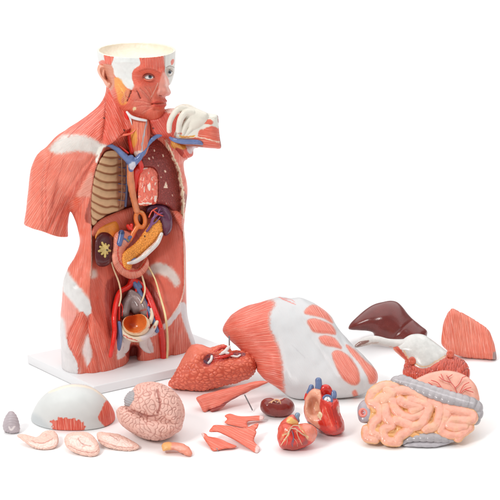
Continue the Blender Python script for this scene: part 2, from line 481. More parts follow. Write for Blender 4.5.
# surface relief of the muscle skin
def rT(x, y):
    r = 0
    r = r - ridge2(x, y, [(93,156),(80,172),(66,192),(56,206)], 1.5, 1.2)
    r = r + ridge2(x, y, [(56,142),(75,140),(96,146),(106,150)], 1.5, 5)
    r = r - ridge2(x, y, [(106,96),(106,120),(102,141)], 2.8, 1.4) - ridge2(x, y, [(92,113),(80,128),(70,137)], 1.0, 1.3) + ridge2(x, y, [(99,112),(94,126),(86,136)], 1.5, 4)
    r = r - ridge2(x, y, [(84,198),(86,230),(84,268),(76,285)], 1.6, 2.0) - ridge2(x, y, [(96,158),(84,178),(74,200)], 1.6, 1.4) - ridge2(x, y, [(118,98),(124,118),(128,140)], 1.2, 1.4) + ridge2(x, y, [(112,100),(116,122),(118,140)], 1.4, 3)
    r = r - ridge2(x, y, [(72,202),(76,214),(80,228)], 13, 4.5) - ridge2(x, y, [(74,216),(80,240),(78,256)], 1.0, 1.6) - ridge2(x, y, [(170,332),(172,356)], 1.6, 1.5) - ridge2(x, y, [(184,318),(184,340),(190,358)], 1.6, 1.6)
    r = r + ridge2(x, y, [(63,280),(74,294),(90,312)], 2.0, 4)
    r = r - ridge2(x, y, [(87,318),(88,330),(83,348),(86,372)], 3.0, 2.6)       # hollow between thigh muscles
    r = r - ridge2(x, y, [(78,316),(68,338),(76,362)], 1.6, 1.4) - ridge2(x, y, [(90,316),(88,331),(97,356),(100,372)], 1.6, 1.3)
    r = r - ridge2(x, y, [(98,300),(108,330),(114,345),(117,366)], 2.5, 1.8)
    for k in range(7):
        yy = 163 + k * 8.5; r = r - ridge2(x, y, [(179,yy+2),(184,yy),(189,yy-3)], 3.2, 1.2)
    for k in range(5): r = r - ridge2(x, y, [(68+k*.8,292-k*6),(80+k,246-k*4)], 0.0, 1)
    r = r - ridge2(x, y, [(187,300),(178,330),(170,358)], 2.2, 1.6) - ridge2(x, y, [(158,330),(161,345),(163,358)], 1.5, 1.5)
    r = r - bump2(x, y, 133.5, 352, 20, 2.4, 4.5) - ridge2(x, y, [(134,349),(132.5,360),(131,385)], 26, 2.0)         # gap between the thighs
    r = r - 6 * smooth01((x - 140) / 20) * smooth01((y - 300) / 30) - 9 * smooth01((x - 122) / 14) * smooth01((y - 318) / 35) - bump2(x, y, 131, 362, 12, 9, 14)
    return r
CAVP = [(104,148),(99,160),(95,172),(92,190),(91,211),(91.5,228),(92,245),(92,262),(91,280),(90,296),(93,312),(101,328),(109,343),(117,350),(126,343),(136,340),(148,336),(156,330),(167,321),(174,312),(181,300),(183.5,285),(183.5,262),(183.2,242),(182,222),(183,206),(182,190),(179,172),(173,157),(166,142),(156,134),(146,130),(134,128),(124,132),(114,142)]
CAVC = catmull(CAVP, True, 5); TRC = catmull(TR, True, 6)
def front_raw(x, y):
    d = polysd(x, y, TRC); p = WT - d; p = np.maximum(p, 0)
    if x.shape[0] > 10: p = p + (blur(p, 4 / MH) - p) * smooth01(d / 8)
    q = np.sqrt(np.maximum(1 - (p / WT) ** 2, 0))
    return cT(x, y) + (HT(x, y) + rT(x, y)) * q
MH = 0.8
FRONT = Map2(20, 210, 70, 400, MH, front_raw)
def floor_raw(x, y):
    d = np.maximum(polysd(x, y, CAVC), 0)
    dmax = np.interp(y, [128, 150, 210, 240, 300, 340, 360], [10, 40, 42, 40, 34, 15, 8])
    step = np.interp(y, [130, 150, 215, 250, 300, 330], [3, 9, 7, 3, 1.5, 0.5])
    step = step + (1.5 - step) * smooth01((x - 160) / 15) * smooth01((y - 210) / 10)
    slope = np.interp(y, [150, 215, 260, 340], [1.9, 1.8, 1.1, 0.9])
    t = slope * d + step
    dep = dmax * (1 - np.exp(-t / dmax * 1.15)) / (1 - math.exp(-1.15 * 1.4))
    dep = np.minimum(dep, dmax)
    dep = blur(dep, 1.5 / MH)
    base = FRONT(x, y) - dep
    # psoas muscles and back wall
    base = base + ridge2(x, y, [(112,262),(106,290),(112,325),(118,345)], 5, 6) - ridge2(x, y, [(99,280),(104,305),(112,330)], 3, 2) + ridge2(x, y, [(158,262),(163,292),(162,315)], 6, 8)
    base = base + ridge2(x, y, [(122,215),(124,235),(124,262)], 4, 8)
    return base
FLOOR = Map2(80, 195, 125, 365, MH, floor_raw)

RF = 1.0
AR = [(60,134),(47,146),(37,155),(31.5,167),(29,182),(26.5,205),(23.5,226),(22,245),(44,252),(66,252),(68,225),(70,211),(74,200),(86,187),(95,172),(100,156),(102,146),(88,138),(74,133)]
ARcut = catmull([(10,120),(12,215),(23,224),(31,228),(43,231.5),(55,236),(64,237),(75,236),(110,230),(120,120),(60,110)], True, 4)
def body_field(X, Y, W):
    tr = pillow(TR, cT, HT, W=WT, sg=4, relief=rT)(X, Y, W)
    x = X[:, :, 0] + 0 * Y[:, :, 0]; y = Y[:, :, 0] + 0 * X[:, :, 0]
    arel = lambda x, y: (-ridge2(x, y, [(94,156),(76,186),(58,212),(46,234)], 3.0, 1.5) - ridge2(x, y, [(50,152),(44,180),(44,228)], 1.8, 1.5) - ridge2(x, y, [(36,165),(33,195),(31,225)], 1.0, 1.2)
        - ridge2(x, y, [(72,155),(60,185),(50,215)], 1.2, 1.3) + ridge2(x, y, [(62,158),(54,185),(48,212)], 1.2, 3) - ridge2(x, y, [(86,180),(76,205),(68,236)], 1.5, 1.4))
    ar = pillow(AR, lambda x, y: 20 - 0.25 * (x - 60), 24, W=26, sg=3, relief=arel)(X, Y, W)
    ar = smax(ar, -polysd(x, y, ARcut)[:, :, None], 1.0)
    f = smin(tr, ar, 2.0)
    cd_ = polysd(x, y, CAVC)[:, :, None]
    F = FLOOR(np.clip(x, 80, 195), np.clip(y, 125, 365)).astype(f32)[:, :, None]
    cav = np.maximum(-cd_, (F - W) * 0.7)
    return smax(f, -cav, 0.8)

bp_ = Paint('e2745e', ('lin', 88), 0.9)
bp_.poly([(40,150),(70,130),(105,150),(95,170),(60,215),(66,240),(20,235),(24,180)], 'e57c66', 1.2, fib=('fan', 96, 120, 95), st=0.9)
bp_.poly([(92,156),(96,170),(78,200),(66,240),(44,240),(44,228),(60,205),(80,178)], 'e1725c', 0.8, fib=('lin', 112), st=0.9)
bp_.poly([(110,80),(104,100),(86,115),(62,132),(52,143),(78,136),(104,142),(103,120),(108,100)], 'e26e59', 1.0, fib=('lin', 138), st=0.9)
bp_.poly([(108,92),(118,96),(126,112),(131,135),(130,152),(112,147),(103,144),(104,120)], 'de624d', 0.8, fib=('lin', 63), st=0.8)
bp_.poly([(98,152),(107,148),(97,170),(93,195),(91,215),(84,200),(74,215),(68,205),(84,180)], 'de6c53', 1.2, fib=('lin', 150), st=0.6)
bp_.poly([(86,196),(91,215),(92,300),(86,300),(66,285),(68,268),(79,248),(79,236),(74,215)], 'e3765f', 1.5, fib=('lin', 96), st=0.5)
# tendon band over the shoulder
bp_.poly([(50,147),(57,139),(66,134.5),(86,135.5),(101,143),(108,147.5),(101,155),(90,153),(76,151.5),(60,154),(50,151.5)], 'd2cec8', 2.6, st=0.35, wob=1.2)
bp_.poly([(99,147),(108,147),(103,157),(99,164),(95,160)], 'e9e4da', 0.8, st=0)
bp_.poly([(84,182),(92,172),(92,195),(82,197),(76,196)], 'e29a86', 2.0)
# hip band and flank
bp_.poly([(62,272),(66,268),(74,280),(90,300),(93,311),(88,317),(78,311),(66,297),(61,286)], 'd6d4d2', 2.2, st=0, wob=0.8)
bp_.poly([(60,296),(66,296),(77,312),(68,332),(64,345),(60,330)], 'e59a8e', 2.0, st=0.4)
bp_.poly([(56,318),(64,320),(67,338),(77,360),(79,375),(60,378),(56,345)], 'd6d3d3', 2.2, st=0.15)
bp_.poly([(79,313),(86,316),(88,330),(81,352),(79,375),(77,362),(67,339)], 'e26c55', 0.5, fib=('lin', 112), st=0.9)
bp_.poly([(88,333),(92,350),(92,358),(88,368),(84,358),(82,350)], 'dacfcd', 2.2, st=0.4)
bp_.poly([(89,315),(96,318),(110,350),(116,370),(97,378),(86,380),(88,366),(93,355),(88,332)], 'e26d56', 0.5, fib=('lin', 76), st=0.9)
# dark red groove paint between the muscles, with crease shade put into the colour
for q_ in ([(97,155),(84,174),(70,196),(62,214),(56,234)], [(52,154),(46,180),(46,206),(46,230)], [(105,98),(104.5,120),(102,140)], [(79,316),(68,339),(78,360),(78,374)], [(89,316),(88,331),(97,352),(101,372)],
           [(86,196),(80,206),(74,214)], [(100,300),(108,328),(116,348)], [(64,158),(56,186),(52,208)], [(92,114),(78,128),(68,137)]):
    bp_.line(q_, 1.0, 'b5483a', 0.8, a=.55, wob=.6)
# cavity walls
bp_.poly([(92,262),(100,262),(112,330),(116,350),(108,345),(92,312)], 'dd6853', 0.8, fib=('lin', 75), st=0.4)
bp_.poly([(95,206),(130,200),(150,204),(180,206),(183,260),(182,300),(165,322),(120,300),(93,262)], 'da6752', 1.0, fib=('lin', 85), st=0.15)
bp_.poly([(128,215),(150,210),(175,222),(182,290),(160,300),(150,262)], 'de6c57', 1.5, fib=('lin', 80), st=0.15)
bp_.poly([(104,148),(130,150),(150,135),(172,156),(182,185),(182,210),(92,225),(91,195)], '9d4636', 0.8, st=0.2)
bp_.poly([(108,280),(148,280),(165,320),(150,334),(120,340),(108,330)], 'a43a2e', 1.5, st=0.3)
bp_.poly([(147,270),(158,262),(172,268),(180,280),(176,287),(168,278),(157,274),(150,276)], 'dfd4cc', 2.2, st=0.1, wob=1)
bp_.poly([(91,270),(96,270),(97,277),(91,278)], 'dfc4b8', 2.2, st=0)
# cut rib strip on the right edge, pale rim of the opening
bp_.line([(166,141),(173,156),(179,171),(182.3,190),(183.2,206),(182,222)], 2.7, 'e8d6b8', 0.5, wob=1.4)
bp_.line([(183.5,224),(184,245),(184.6,262),(184.6,285),(181,301),(174,313),(167,322),(156,331),(147,337)], 1.3, 'e9cfc0', 0.5, wob=0.3)
bp_.line([(104,148),(99,160),(95,172),(92,190),(90.8,211),(91.2,228),(91.8,245),(91.8,262),(91,276)], 1.5, 'c76954', 0.4, wob=0.3)
bp_.line([(91.5,226),(91.8,245),(91.8,262),(91,276)], 0.9, 'ecc9b4', 0.4, wob=0.3)
bp_.poly([(166,322),(176,311),(181,302),(183,306),(178,316),(168,327),(156,335),(148,338),(150,334)], 'e3dcdc', 0.6, st=0)
bp_.poly([(186,304),(189,318),(194,335),(199,350),(194,350),(186,330),(181,314),(182,303)], 'd9cfd0', 1.0, st=0)
# groin tendons
bp_.poly([(120,335),(128,338),(128,352),(118,360),(117,350)], 'e1d6d3', 0.9, st=0)
bp_.poly([(144,334),(150,338),(154,352),(146,350),(141,340)], 'e1d6d3', 0.9, st=0)
bp_.poly([(124,346),(140,346),(140,356),(128,358)], 'b24a3f', 0.6, st=0)
for (a, b) in [((106,142),0),((139,112),0)]: pass
for q in [(98,190),(104,118),(124,130),(185,166)]: bp_.line([q, (q[0] + .3, q[1] + .4)], 1.5, '43201c', 0.3, wob=0)
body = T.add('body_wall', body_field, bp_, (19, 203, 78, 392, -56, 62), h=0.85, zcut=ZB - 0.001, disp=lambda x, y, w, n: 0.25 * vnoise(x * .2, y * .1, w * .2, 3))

def onf(pts, r, dw=0.0):
    """tube points lying on the floor of the body cavity"""
    out = []
    for p in pts:
        w = float(FLOOR(np.array([float(p[0])]), np.array([float(p[1])]))[0]) + dw + (p[2] if len(p) > 2 else 0)
        out.append((p[0], p[1], w, p[3] if len(p) > 3 else r))
    return out
def onF(pts, r, dw=0.0):
    out = []
    for p in pts:
        w = float(FRONT(np.array([float(p[0])]), np.array([float(p[1])]))[0]) + dw + (p[2] if len(p) > 2 else 0)
        out.append((p[0], p[1], w, p[3] if len(p) > 3 else r))
    return out
FM = lambda d: (lambda x, y: FLOOR(np.clip(x, 80, 195), np.clip(y, 125, 365)) + d)
GO = 'glossy_organ'

# ribs on the inside of the chest
ribP = [(107,151),(118,151),(128,154),(127.5,180),(126,206),(112,213),(100,219),(92,226),(90.5,205),(93,182),(98,164)]
ribrel = lambda x, y: 1.6 * np.abs(np.sin(math.pi * (y - 152 - 0.00 * x + 0.10 * (x - 110) - 0.02 * (x - 112) ** 2 / 2) / 8.2)) - 0.5
def ribd(x, y, w, n):
    ph = (y - 150 + 0.10 * (x - 110) + 0.018 * (x - 114) ** 2 + 0.9 * vnoise(x * .16, y * .16, 0 * x, 4)) / 8.2; return 1.1 * (np.abs(np.sin(math.pi * ph)) - 0.6) * smooth01((125 - x) / 2)
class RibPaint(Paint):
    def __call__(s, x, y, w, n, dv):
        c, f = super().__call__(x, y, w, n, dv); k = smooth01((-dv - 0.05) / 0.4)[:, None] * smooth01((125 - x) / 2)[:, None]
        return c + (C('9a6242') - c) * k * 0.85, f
rp = RibPaint('e4c196', st=0).poly([(118,150),(130,150),(128,208),(118,208)], 'b87f62', 1.5)
ribs = T.add('rib_cage', pillow(ribP, FM(2), 3, W=3, sg=1), rp, (89, 130, 149, 228, -30, 45), h=0.5, disp=ribd)
T.add('vein', union([tube(onf([(126.5,154),(127,170),(126.8,190),(125.5,206)], 1.3, 5))] + [tube(onf([(118.5,159 + 8.2 * k),(122,159.5 + 8.2 * k),(126.5,160 + 8.2 * k)], 0.55, 5)) for k in range(6)], 0.5), Paint('6a6f97', st=0), h=0.4, mat=GO)
T.add('nerve', tube(onf([(121.5,156),(122,175),(121.6,195),(120,207)], 0.4, 6)), Paint('d2b08a', st=0), h=0.32)

# diaphragm edge
diaP = [(92,229),(100,220),(112,214),(126,208.5),(138,205.5),(150,204.5),(164,205.5),(176,210),(183,217),(183,232),(176,222),(164,212),(150,210),(138,213),(133,225),(122,236),(100,236),(92,236)]
T.add('diaphragm', pillow(diaP, FM(4), 5, W=5, sg=1), Paint('d56953', ('fan', 138, 250, 60), 0.5).line([(137,206),(150,203.5),(164,205)], 1.5, 'e8ccb8', 0.5), (90, 186, 202, 238, -35, 45), h=0.6)

# lung, cut open, with heart bed
lungP = [(144,140),(152,134),(160,137),(168,147),(175,160),(180,178),(181.5,196),(181,212),(176,214),(168,207),(158,204),(146,204),(139,205),(137,196),(139,180),(140,165),(138,152)]
lw = lambda x, y: FRONT(x, y) - 15 + 0.0 * x
lg = Paint('88302b', st=0, wob=0.3)
gr = np.random.RandomState(11)
lc = catmull(lungP, True, 4)
for i in range(260):
    q = (gr.uniform(140, 180), gr.uniform(138, 210))
    if polysd(np.array([q[0]]), np.array([q[1]]), lc)[0] > 2: lg.line([q, (q[0] + gr.uniform(-.3, .3), q[1] + gr.uniform(-.3, .3))], 0.55, 'b5655a' if i % 3 else '5e1d20', 0.35, wob=0)
for q, s in [((149,158),1.5),((154,150),1.5),((163,155),1.5),((165,171),1.7),((153,157),0.8),((158,165),0.7),((166,203),0.6),((172,195),0.7),((161,177),0.7)]:
    lg.line([q, (q[0] + .5, q[1] + 1)], s, 'ecd3bd', 0.3, wob=0.5)
lg.poly([(166,181),(168,188),(163.5,188),(164,186.5)], 'ecd3bd', 0.3, sm=False)
hb2 = [(140,170),(147,167),(154,168),(158,175),(158.5,188),(157,202),(150,205),(139,205),(138,190)]
lu = T.add('lung', pillow(lungP, lambda x, y: lw(x, y) - 5, 5, Hb=14, W=4, sg=1.0, relief=lambda x, y: -3.5 * smooth01(polysd(x, y, catmull(hb2, True, 4)) / 2 + .5)), lg, (135, 184, 131, 217, -30, 40), h=0.5, mat='grainy_tissue', disp=lambda x, y, w, n: 0.2 * vnoise(x * 1.0, y * 1.0, w * 1.0, 2))
mp_ = Paint('e7725c', st=0, wob=0.6)
for i in range(60):
    a = gr.uniform(139, 157); b = gr.uniform(172, 203); a2, b2 = a + gr.uniform(-2.2, 2.2), b + gr.uniform(1, 4)
    mp_.line([(a, b), ((a + a2) / 2 + gr.uniform(-1, 1), (b + b2) / 2), (a2, b2)], gr.uniform(.4, .8), ['c9382d', 'f2c0a8', 'f0dccb', 'cc4a3d'][i % 4], 0.3, wob=0.4)
mp_.poly([(148,184),(150,183),(150.5,189),(148.5,191),(147.5,187)], 'f0dfd2', 0.4).poly([(155,196),(157,196),(156.5,201),(154,201)], 'f0dfd2', 0.4)
mp_.line([(139,204.5),(146,203),(151,204)], 1.5, 'f3e4d6', 0.4).line([(157.3,175),(158,188),(156.5,202)], 0.9, 'e88d74', 0.4)
mp_.line([(141,170),(147,168)], 1.6, 'efe2d8', 0.5)
T.add('heart_bed', pillow(hb2, lambda x, y: lw(x, y) - 3.5, 3.2, W=3, sg=1), mp_, (136, 161, 165, 208, -20, 40), h=0.4, mat=GO, parent=lu, disp=lambda x, y, w, n: 0.45 * vnoise(x * .7, y * .5, w * .7, 12))

# great vessels and gullet
T.add('aorta', union([tube([(139,168,8,3.5),(136,172,8,4),(134.8,182,5,4),(135,194,2,3.2),(137,203,0,2)])
                    , tube([(139,160,14,2.4),(141,166,12,2.8),(140,170,9,3)]), tube([(124,100,9,1.6),(126,112,9,2.2),(128.5,126,10,2.3),(130,140,11,2.3),(132,152,11,2.4)])], 1.0), Paint('dc2a1e', st=0), h=0.5, mat=GO)
T.add('gullet', tube([(130,166,14,3.4),(130.5,178,12,3.8),(132,190,9,3.6),(134.5,202,6,3.2),(137,211,5,3.2)]), Paint('ce7d52', st=0), h=0.5, mat=GO, disp=lambda x, y, w, n: 0.15 * np.sin(x * 5))
T.add('vein', union([tube([(103,145.5,26,1.3),(108,145,26,2.0),(115,148,24,2.4),(122,154,22,2.9),(128,160,20,3.2),(132,164,18,3.4)]), tube([(133,164,18,3.4),(138,159,18,3.2),(143,152,16,2.8),(148,144,14,2.3),(154,138,12,2.2),(162,134,10,2.2),(168,133,9,1.8)]),
                     tube([(131,158,19,3.2),(131.5,165,18,3.4),(131,170,15,2.6)]), tube([(141,147,14,1.5),(143,153,15,2.2)])], 2.0), Paint('5f74a4', st=0, wob=.8).poly([(129,164),(134,162),(136,167),(133,170),(130,169)], 'c9cbd6', 0.8), h=0.5, mat=GO, disp=lambda x, y, w, n: 0.3 * vnoise(x * .4, y * .4, w * .4))
# throat
def thr(p): return p
T.add('throat', union([pillow([(131,119),(146,118),(150,126),(150,140),(147,153),(141,158),(135,156),(132,145),(130,132)], 11, 9, W=8, sg=1.5)], 1), Paint('e17a5d', ('lin', 85), 0.8).poly([(131,132),(136,130),(137,142),(133,148),(131,142)], 'e9a34a', 1)
      .line([(147,120),(144.5,132),(142.5,142),(142,154)], 1.6, 'aaaeb8', 0.5).poly([(134,152),(142,151),(141,158),(135,158)], 'e6cfc4', 0.5).line([(139,122),(138,140),(137,152)], 0.6, 'b8483a', 0.4).line([(148,126),(148,142)], 1.4, 'c85448', .5), (128, 153, 115, 160, -1, 24), h=0.45)
T.add('jaw_tendon', union([tube([(127,112,18,1.2),(131,116.5,21,1.7),(138,119,22,1.6),(146,120.5,20,1.2)]), tube([(129,115,19,1.3),(131,121,19,.8),(132,125,18,.4)])], .8), Paint('dfe0e0', st=0), h=0.4)
T.add('artery_branch', union([tube([(116,140,20,.6),(121,136,21,1.0),(127,134.5,21,1.2),(132,133,20,.9),(136,129,19.5,.6)]), tube([(119,146,20,.9),(123,149,19,1.2),(128,153,18,1.0)])], .6), Paint('e5684e', st=0).poly([(117,144),(130,144),(130,156),(117,156)], 'd8271c', .5), h=0.35, mat=GO)
T.add('neck_muscle', union([pillow([(148,118),(156,116),(162,111),(168,108.5),(178,108.5),(186,112),(187,124),(184,136),(176,139),(164,138),(155,137),(150,132)], 5, 9, W=7, sg=1.5)], 1), Paint('cf5242', ('lin', 60), 0.5).poly([(162,108),(180,106),(187,112),(180,114),(168,113)], 'e6c4b8', 1.2).line([(153,128),(153.4,128.6)], 1.7, '4a1b18', .3), (146, 190, 106, 141, -8, 18), h=0.5)

# upper belly
T.add('kidney_fat', pillow([(95,238),(97,230),(103,225),(112,221),(117,221),(120,228),(119,240),(112,246),(100,244)], FM(6), 8), Paint('e58b3a', st=0).line([(108,232),(109.5,240)], .7, 'c2671f', .5), (93, 122, 219, 248, -30, 45), h=0.5, mat=GO)
kdy = T.add('kidney', pillow([(95,248),(96,238),(101,232.5),(108,232.5),(113,237),(115,244),(114,256),(110,264),(102,267),(96,263)], FM(12), 6, W=6, sg=1), Paint('52161a', st=0), (93, 117, 230, 269, -25, 50), h=0.4, mat=GO)
T.add('kidney_pelvis', union([ellip((104.5, 249.5, float(FLOOR(np.array([104.5]), np.array([249.5]))[0]) + 19), (4.2, 4.8, 1.6))] + [tube(onf([(104.5,249.5,0,2.2),(104.5 + r_ * math.cos(a), 249.5 + 1.2 * r_ * math.sin(a), 0, 1.3)], 1, 18.3)) for a, r_ in [(0.2,5.6),(0.9,4.2),(1.5,6.0),(2.2,4.6),(2.9,5.6),(3.6,4.8),(4.3,6.0),(4.9,4.4),(5.6,5.4)]], .5),
      Paint('c9b06a', st=0).line([(107,250),(107.3,250.3)], 2, '4a3a1a', .4, wob=0).line([(102,245),(102.3,246)], .8, '8a7030', .4).line([(101,253),(102,253)], .8, '8a7030', .4), h=0.35, mat=GO, parent=kdy)
spP = [(147,207),(153,203.5),(161,204),(168,208),(172,216),(172.5,226),(170,233),(165,236),(160,230),(157,219),(152,212),(146,213)]
T.add('spleen', pillow(spP, FM(14), 10), Paint('5d2f48', st=0), (144, 175, 201, 238, -25, 50), h=0.5, mat=GO)
duoP = [(113,246),(114,236),(119,231),(127,231),(134,236),(130,244),(126,250),(126,258),(129,265),(136,268),(142,262),(146,256),(149,262),(147,270),(140,277),(130,279),(120,274),(114,266),(111.5,256)]
T.add('duodenum', pillow(duoP, FM(15), 7, W=6, sg=1.2), Paint('e8927a', ('fan', 130, 252, 22), 0.9, wob=.5).line([(119,244),(118,252),(120,262),(128,270),(138,270),(144,264),(147,258)], 1.5, 'd8402c', .5).poly([(120,238),(126,240),(125,246),(119,246)], 'e2a08e', 1), (109, 151, 229, 281, -20, 55), h=0.45, mat=GO)
paP = [(122,262),(122,255),(127,249),(135,243),(142,234),(148,225),(155,219),(161,221),(163,229),(161,236),(152,246),(143,254),(134,262),(130,270),(124,269)]
pa = Paint('eb9a3e', st=0)
pa.line([(122,254),(121,262),(125,269),(131,271),(136,266)], 1.3, 'd8442e', .5).line([(128,248),(136,241),(143,232),(149,222),(155,217)], 1.3, 'd65e43', .5)
pa.line([(144.5,236),(145,236.4)], 1.2, '3a1d18', .3, wob=0)
panc = T.add('pancreas', pillow(paP, FM(20), 6, W=5, sg=1.2), type('PP', (CellPaint,), {})('eb9a3e', 'c85f2a') if False else pa, (119, 166, 215, 273, -20, 60), h=0.4, mat='grainy_tissue',
      disp=lambda x, y, w, n: (smooth01(cells(x, y, w, 2.2, 3)[1] / .45) - .7) * 0.55)
T.add('stomach_rim', tube(onf([(128,263,0,1.4),(134,262,0,2.2),(141,258,0,2.6),(149,251,0,2.8),(157,243,0,2.5),(161.5,234,0,1.8)], 2, 26.5)), Paint('dcdad6', st=0).line([(128,262),(141,255.5),(150,248),(160,236)], .8, 'd3a08c', .4), h=0.45, mat=GO)
stc = onf([(0,0)], 1)
rg = [(140.5 + 4.6 * math.cos(a) + 1.0 * math.sin(a), 219.5 + 7.6 * math.sin(a)) for a in np.linspace(0, 2 * math.pi, 15)]
T.add('stomach_inlet', union([tube(onf([(a, b, 0, 2.3) for a, b in rg], 2.3, 21)), tube(onf([(137,227,0,2.6),(133,233,0,2.4),(130,240,0,2)], 2, 20)), tube(onf([(135,207,0,2.5),(138,211,0,2.5)], 2, 18))], 1.2), Paint('e07a3c', st=0).line([(136,214),(138,211),(143,212)], 1.0, 'edb070', .5), h=0.45, mat=GO)
T.add('stomach_lining', pillow([(136,214),(141,211),(146,215),(146,224),(141,228),(137,224)], FM(12), 4, W=4, sg=1), Paint('7c3a24', st=0), (134, 148, 209, 230, -20, 40), h=0.5, mat=GO)
T.add('spleen_vessel', union([tube(onf([(147,231,0,1.3),(151,225,0,1.6),(153,219,0,1.6),(157,215,0,1.2),(162,213,0,.8)], 1, 26)), tube(onf([(153,219,0,1.0),(155,213,0,.8),(153,210,0,.6)], 1, 25.5)), tube(onf([(153,210,0,.6),(158,214,0,.8),(163,216,0,.5)], 1, 27)), tube(onf([(151,225,0,1),(156,222,0,.8),(160,217,0,.6)], 1, 26.5)), tube(onf([(157,215,0,.7),(160,209,0,.6)], 1, 26)), tube(onf([(149,217,0,.8),(152,211,0,.7),(157,208,0,.6)], 1, 26))], .5),
      Paint('7a4a78', st=0).line([(153,210),(158,214),(163,216)], 2, 'cf4032', .3).line([(149,217),(152,211),(157,208)], 2, 'd85443', .3), h=0.35, mat=GO)
T.add('liver_artery', union([tube(onf([(128,226,0,1.9),(130,228,0,2.3),(131.5,225,0,1.8)], 2, 18)), tube(onf([(131,229,0,1.2),(135,232,0,1.2),(133,238,0,.9)], 1, 20))], .8), Paint('dd2c22', st=0), h=0.4, mat=GO)
ivc = [(119,244,0,3.0),(120.5,238,0,3.2),(121.5,233,0,3.2)]
T.add('vein', union([tube(onf([(131,262,0,1.2),(134,260,0,1.8),(137,259,0,1.3)], 1.5, 25))]), Paint('55699e', st=0), h=0.4, mat=GO)
T.add('vena_cava', union([tube(onf(ivc, 3, 21)), tube(onf([(121,238,0,1.6),(125,239.5,0,1.2),(128,241,0,1.6),(129,238,0,2.0),(131,237,0,1.5)], 1.5, 21))], .5), Paint('55699e', st=0).poly([(119,231),(124,231),(124,234),(119,234)], '313f68', .5).line([(127,239),(129,241)], 1.5, '8f8a50', .4), h=0.4, mat=GO)

# big vessels of the belly and groin
T.add('artery', union([tube(onf([(131,272,0,3.4),(132,280,0,3.6),(128,287,0,2.8),(120,292,0,2.7),(116,303,0,2.7),(114,318,0,2.6),(114.5,332,0,2.4),(112.5,346,0,2.2),(110.5,356,0,2.0)], 2.5, 7))
                     , tube(onf([(132,280,0,3.2),(141,285,0,3.1),(148,295,0,3.1),(153,307,0,3.2),(157,318,0,3.2),(160,327,0,3.0)], 3, 8)), tube(onf([(120,294,0,1.6),(119,306,0,1.6),(119,320,0,1.2)], 1.5, 8)), tube(onf([(145,292,0,1.5),(150,303,0,1.4),(154,315,0,1.2)], 1.5, 11.5)), tube(onf([(117,300,0,1.0),(122,306,0,.9),(122,316,0,.7)], 1, 8)), tube(onf([(136,284,0,1.4),(136,292,0,1.2),(133,298,0,.8)], 1, 10)), tube(onf([(150,300,0,1.2),(147,310,0,1.0),(148,318,0,.7)], 1, 11))], 1.2), Paint('dc2318', st=0), h=0.5, mat=GO)
T.add('thigh_artery', tube(onF([(160,326,0,3.0),(162,338,0,3.1),(163,349,0,3.1),(163.5,360,0,3.1)], 3, 1.2)), Paint('dc2318', st=0), h=0.45, mat=GO)
T.add('vein', union([tube(onf([(134,283,0,2.6),(139,291,0,2.6),(145,303,0,2.5),(151,315,0,2.6),(154,322,0,2.4),(157,331,3,2.2)], 2.5, 9.5)), tube(onf([(141,287,0,1.6),(138,282,0,1.4)], 1, 11)), tube([(119,323,31,2.0),(120,334,33,2.5),(119,345,31,2.6),(117.5,352,27,1.9)])], 1.0), Paint('5f719d', st=0), h=0.5, mat=GO)
T.add('nerve', tube(onf([(111,260,0,.8),(114,270,0,.8),(119,283,0,.9),(121,296,0,.9),(119,306,0,.8)], .8, 11.5)), Paint('e6cda6', st=0), h=0.38)
T.add('nerve', tube(onf([(139,268,0,.8),(142,276,0,.9),(145,288,0,1.0),(143.5,297,0,1.0),(141,303,0,.8)], .8, 15)), Paint('e6cda6', st=0), h=0.38)
T.add('nerve', tube(onf([(148,266,0,.8),(155,279,0,.8),(160,296,0,1.0),(164,310,0,1.1),(166,320,0,1.1)], .8, 9) + onF([(167,330,0,1.1),(167.5,344,0,1.2),(167,358,0,1.2)], 1, 3.2)), Paint('eed9a2', st=0), h=0.38)
# rectum, bladder, pubic bone
T.add('rectum', union([tube(onf([(130,303,0,5.0),(136,309,0,5.4)], 4, 4)), tube(onf([(131,293,0,3.6),(136,297,0,4.6),(141,303,0,5.2),(144,309,0,5.0),(145,314,0,3.8)], 4, 8)), tube(onf([(130,297,0,4.2),(126,305,0,5.2),(124,314,0,4.8)], 4, 5))], 2.5), Paint('8a7674', st=0, wob=1).line([(133,296),(139,303),(141,310)], 2.2, 'b3a29f', 1.2).line([(140,311),(146,309)], 1.4, 'a5564a', .6), h=0.5, mat=GO)
wb = 28.0
blP = [(123,322),(127,316),(136,313),(144,315),(149,320),(148.5,328),(142,335),(133,337),(126,334),(122,328)]
def bladder_f(X, Y, W):
    o = ellip((136, 325, wb), (14.2, 11.8, 13))(X, Y, W); i = ellip((135, 322.5, wb + 4.5), (11.6, 10.3, 15))(X, Y, W)
    return smax(o, -i, 0.8)
bl = T.add('bladder', bladder_f, Paint('ecd2ae', st=0, wob=.5).poly([(124,322),(128,315),(138,312.5),(146,318),(146,327),(139,333),(130,332),(125,328)], 'e5813d', .8).poly([(124,322),(130,314),(136,315),(136,324),(131,329),(126,327)], 'c2501f', 2.0)
      .line([(122,331),(128,336),(136,337.5),(146,334)], 1.0, 'f0e0c8', .5).line([(122,333),(127,337),(131,338.5)], 1.1, 'cc3a2c', .4).line([(149,328),(153,323)], 1.4, 'cc3a2c', .4), (120, 152, 311, 339, 11, 44), h=0.45, mat=GO)
